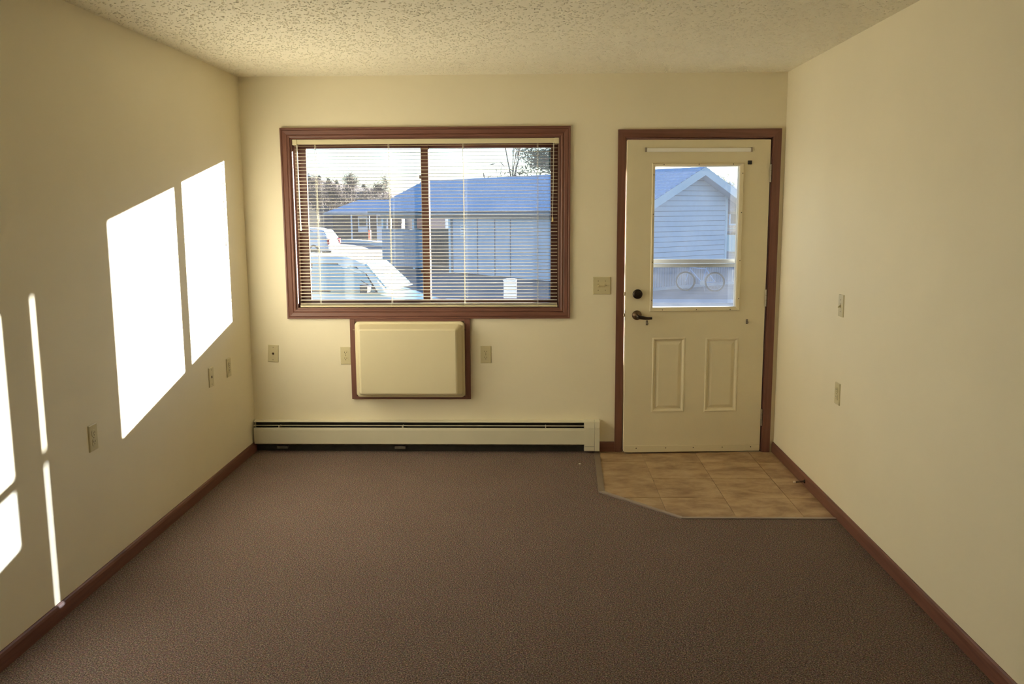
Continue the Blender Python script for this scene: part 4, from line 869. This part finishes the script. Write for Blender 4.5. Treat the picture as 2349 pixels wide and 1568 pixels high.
# ---------------------------------------------------------------- hills and trees
def hill(name, label, x0, x1, y0, y1, hf, m, nx=60):
    hm = MB(); n = nx
    for j in range(7):
        t = j / 6
        for i in range(n + 1):
            x = x0 + (x1 - x0) * i / n; y = y0 + (y1 - y0) * t
            hm.v.append((x, y, GZ + hf(x) * math.sin(t * math.pi / 2) + 0.3 * math.sin(x * 0.9 + j * 1.7) * math.sin(t * 3.0) + 0.12 * math.sin(x * 2.3 + j)))
    for j in range(6):
        for i in range(n): a = j * (n + 1) + i; hm.f.append((a, a + 1, a + n + 2, a + n + 1))
    return struct(hm.build(name, m, None, True), label)
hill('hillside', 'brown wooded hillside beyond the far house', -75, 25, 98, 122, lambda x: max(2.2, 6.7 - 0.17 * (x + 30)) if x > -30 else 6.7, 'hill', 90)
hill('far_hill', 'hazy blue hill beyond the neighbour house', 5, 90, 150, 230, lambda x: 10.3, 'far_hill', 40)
def scatter_mesh(n, size, fpos, flat=0.35):
    """n small crossed leaf or twig blades at positions from fpos()"""
    m = MB()
    for _ in range(n):
        p = Vector(fpos()); d = Vector((random.gauss(0, 1), random.gauss(0, 1), random.gauss(0, 1))).normalized(); q = d.cross(Vector((random.gauss(0, 1), random.gauss(0, 1), random.gauss(0, 1)))).normalized()
        l, w = size * random.uniform(0.7, 1.4), size * flat * random.uniform(0.7, 1.3)
        m.add([p - d * l, p + q * w, p + d * l, p - q * w], [(0, 1, 2, 3)])
    return m
def bare_tree(name, label, loc, h, spread, group=None, seed=0, twigs=260, m_='twig', thick=0.022, wide=0.55):
    random.seed(seed); e = tag(empty(name, loc), label, 'tree', group)
    tr = MB(); tips = []
    def grow(p, d, l, r, lev):
        q = p + d * l; tr.tube([p, (p + q) / 2 + Vector((random.gauss(0, .03), random.gauss(0, .03), 0)) * l, q], r, 4 if lev else 6, r * 0.6); tips.append(q)
        if lev < 3:
            for _ in range(3 if lev else 5):
                nd = (d + Vector((random.gauss(0, wide), random.gauss(0, wide), random.uniform(-0.05, 0.55)))).normalized()
                grow(p + (q - p) * random.uniform(0.45, 1.0), nd, l * random.uniform(0.5, 0.7), r * 0.5, lev + 1)
    grow(Vector((0, 0, 0)), Vector((0, 0, 1)), h * 0.5, thick * h, 0)
    tr.build('trunk', 'bark', e)
    if twigs:
        def fp():
            t = random.choice(tips); return t + Vector((random.gauss(0, spread), random.gauss(0, spread), random.gauss(0, spread)))
        scatter_mesh(twigs, 0.055 * h, fp, 0.10).build('twigs', m_, e)
    return e
def copy_at(e, loc, rz, sc_):
    c = copy_tree(e); c.location = loc; c.rotation_euler = (0, 0, rz); c.scale = (sc_, sc_, sc_); return c
HB = 'bare brown tree among the trees covering the far hillside'; HG = 'bare trees on the far hillside'
protos = [bare_tree('hillside_tree', HB, (-30, 96, GZ), 5.2, 0.35, HG, 20 + i, 1300) for i in range(3)]
random.seed(5); spots = []
for row in range(6):
    for i in range(3):
        y = 80 + row * 6.5; px_x = 690 + 80 * i + (row % 2) * 38 + random.uniform(-5, 5)
        spots.append((CAM.x + (y - CAM.y) * ((px_x - 1174.5) / F_PX - 0.029), y, px_x))
for i, (x, y, px_x) in enumerate(spots):
    s_ = random.uniform(0.62, 0.80) * (1.12 - 0.35 * (px_x - 690) / 225) * (0.9 + 0.006 * (y - 80)); rz = random.uniform(0, 6.28); zz = GZ + max(0, (y - 98) * 0.15)
    if i < 3: protos[i].location = (x, y, zz); protos[i].rotation_euler = (0, 0, rz); protos[i].scale = (s_, s_, s_ * 1.32)
    else: copy_at(protos[i % 3], (x, y, zz), rz, s_).scale.z = s_ * 1.32
def conifer(name, label, loc, h, rad, seed, group=None, n=900, blade=0.16):
    random.seed(seed); e = tag(empty(name, loc), label, 'tree', group)
    MB().tube([(0, 0, 0), (0.03 * h * 0.2, 0, h * 0.5), (0, 0, h * 0.98)], 0.022 * h, 6, 0.004 * h).build('trunk', 'bark', e)
    br_ = MB(); cl = []
    for k in range(int(h * 5)):
        z_ = h * random.uniform(0.25, 0.97); rr_ = rad * (1.08 - z_ / h) * random.uniform(0.6, 1.15); t = random.uniform(0, 6.28)
        q = Vector((rr_ * math.cos(t), rr_ * math.sin(t), z_ + rr_ * random.uniform(-0.1, 0.25))); br_.tube([(0, 0, z_), q], 0.006 * h, 4, 0.002 * h); cl.append((Vector((0, 0, z_)), q))
    br_.build('branches', 'bark', e)
    def fp():
        a, b = random.choice(cl); return a + (b - a) * random.uniform(0.35, 1.05) + Vector((random.gauss(0, .10), random.gauss(0, .10), random.gauss(0, .07))) * rad
    scatter_mesh(n, blade, fp, 0.22).build('needles', 'needle', e)
    return e
HE = 'small dark evergreen on the crest of the far hillside'; HEG = 'evergreens on the hill crest'
cf = conifer('evergreen_tree', HE, (-34, 118, 3.6), 3.0, 1.0, 3, HEG, 1100, 0.16)
random.seed(9)
for i in range(11):
    px_x = 700 + 195 * i / 10 + random.uniform(-6, 6); y = 117 + 2.0 * (i % 3)
    x = CAM.x + (y - CAM.y) * ((px_x - 1174.5) / F_PX - 0.029); z_ = 4.6 - 2.4 * i / 10
    s_ = random.uniform(0.45, 0.75)
    if i == 0: cf.location = (x, y, z_)
    else: copy_at(cf, (x, y, z_), random.uniform(0, 6), s_)
conifer('pine_tree', 'tall green pine rising behind the garage ridge at the window right edge', (2.9, 45, GZ), 8.6, 3.4, 12, None, 11000, 0.13)
bare_tree('bare_tree', 'thin bare tree left of the pine behind the garage ridge', (0.62, 40, GZ), 8.0, 0.2, None, 41, 30, thick=0.009, wide=0.16)
bare_tree('bare_tree', 'short bare treetop just above the middle of the garage ridge', (-0.15, 42, GZ), 5.0, 0.15, None, 44, 20, thick=0.010, wide=0.3)
bare_tree('bare_tree', 'leafless tree behind the white roofed neighbour house', (15.3, 62, GZ), 4.9, 0.3, None, 47, 500, 'leaf')
bare_tree('bush', 'olive green bush at the left edge of the window view', (-13.9, 47, GZ), 3.6, 0.35, None, 52, 1500, 'leaf')
for o in bpy.data.objects:
    if '_world' in o: del o['_world']
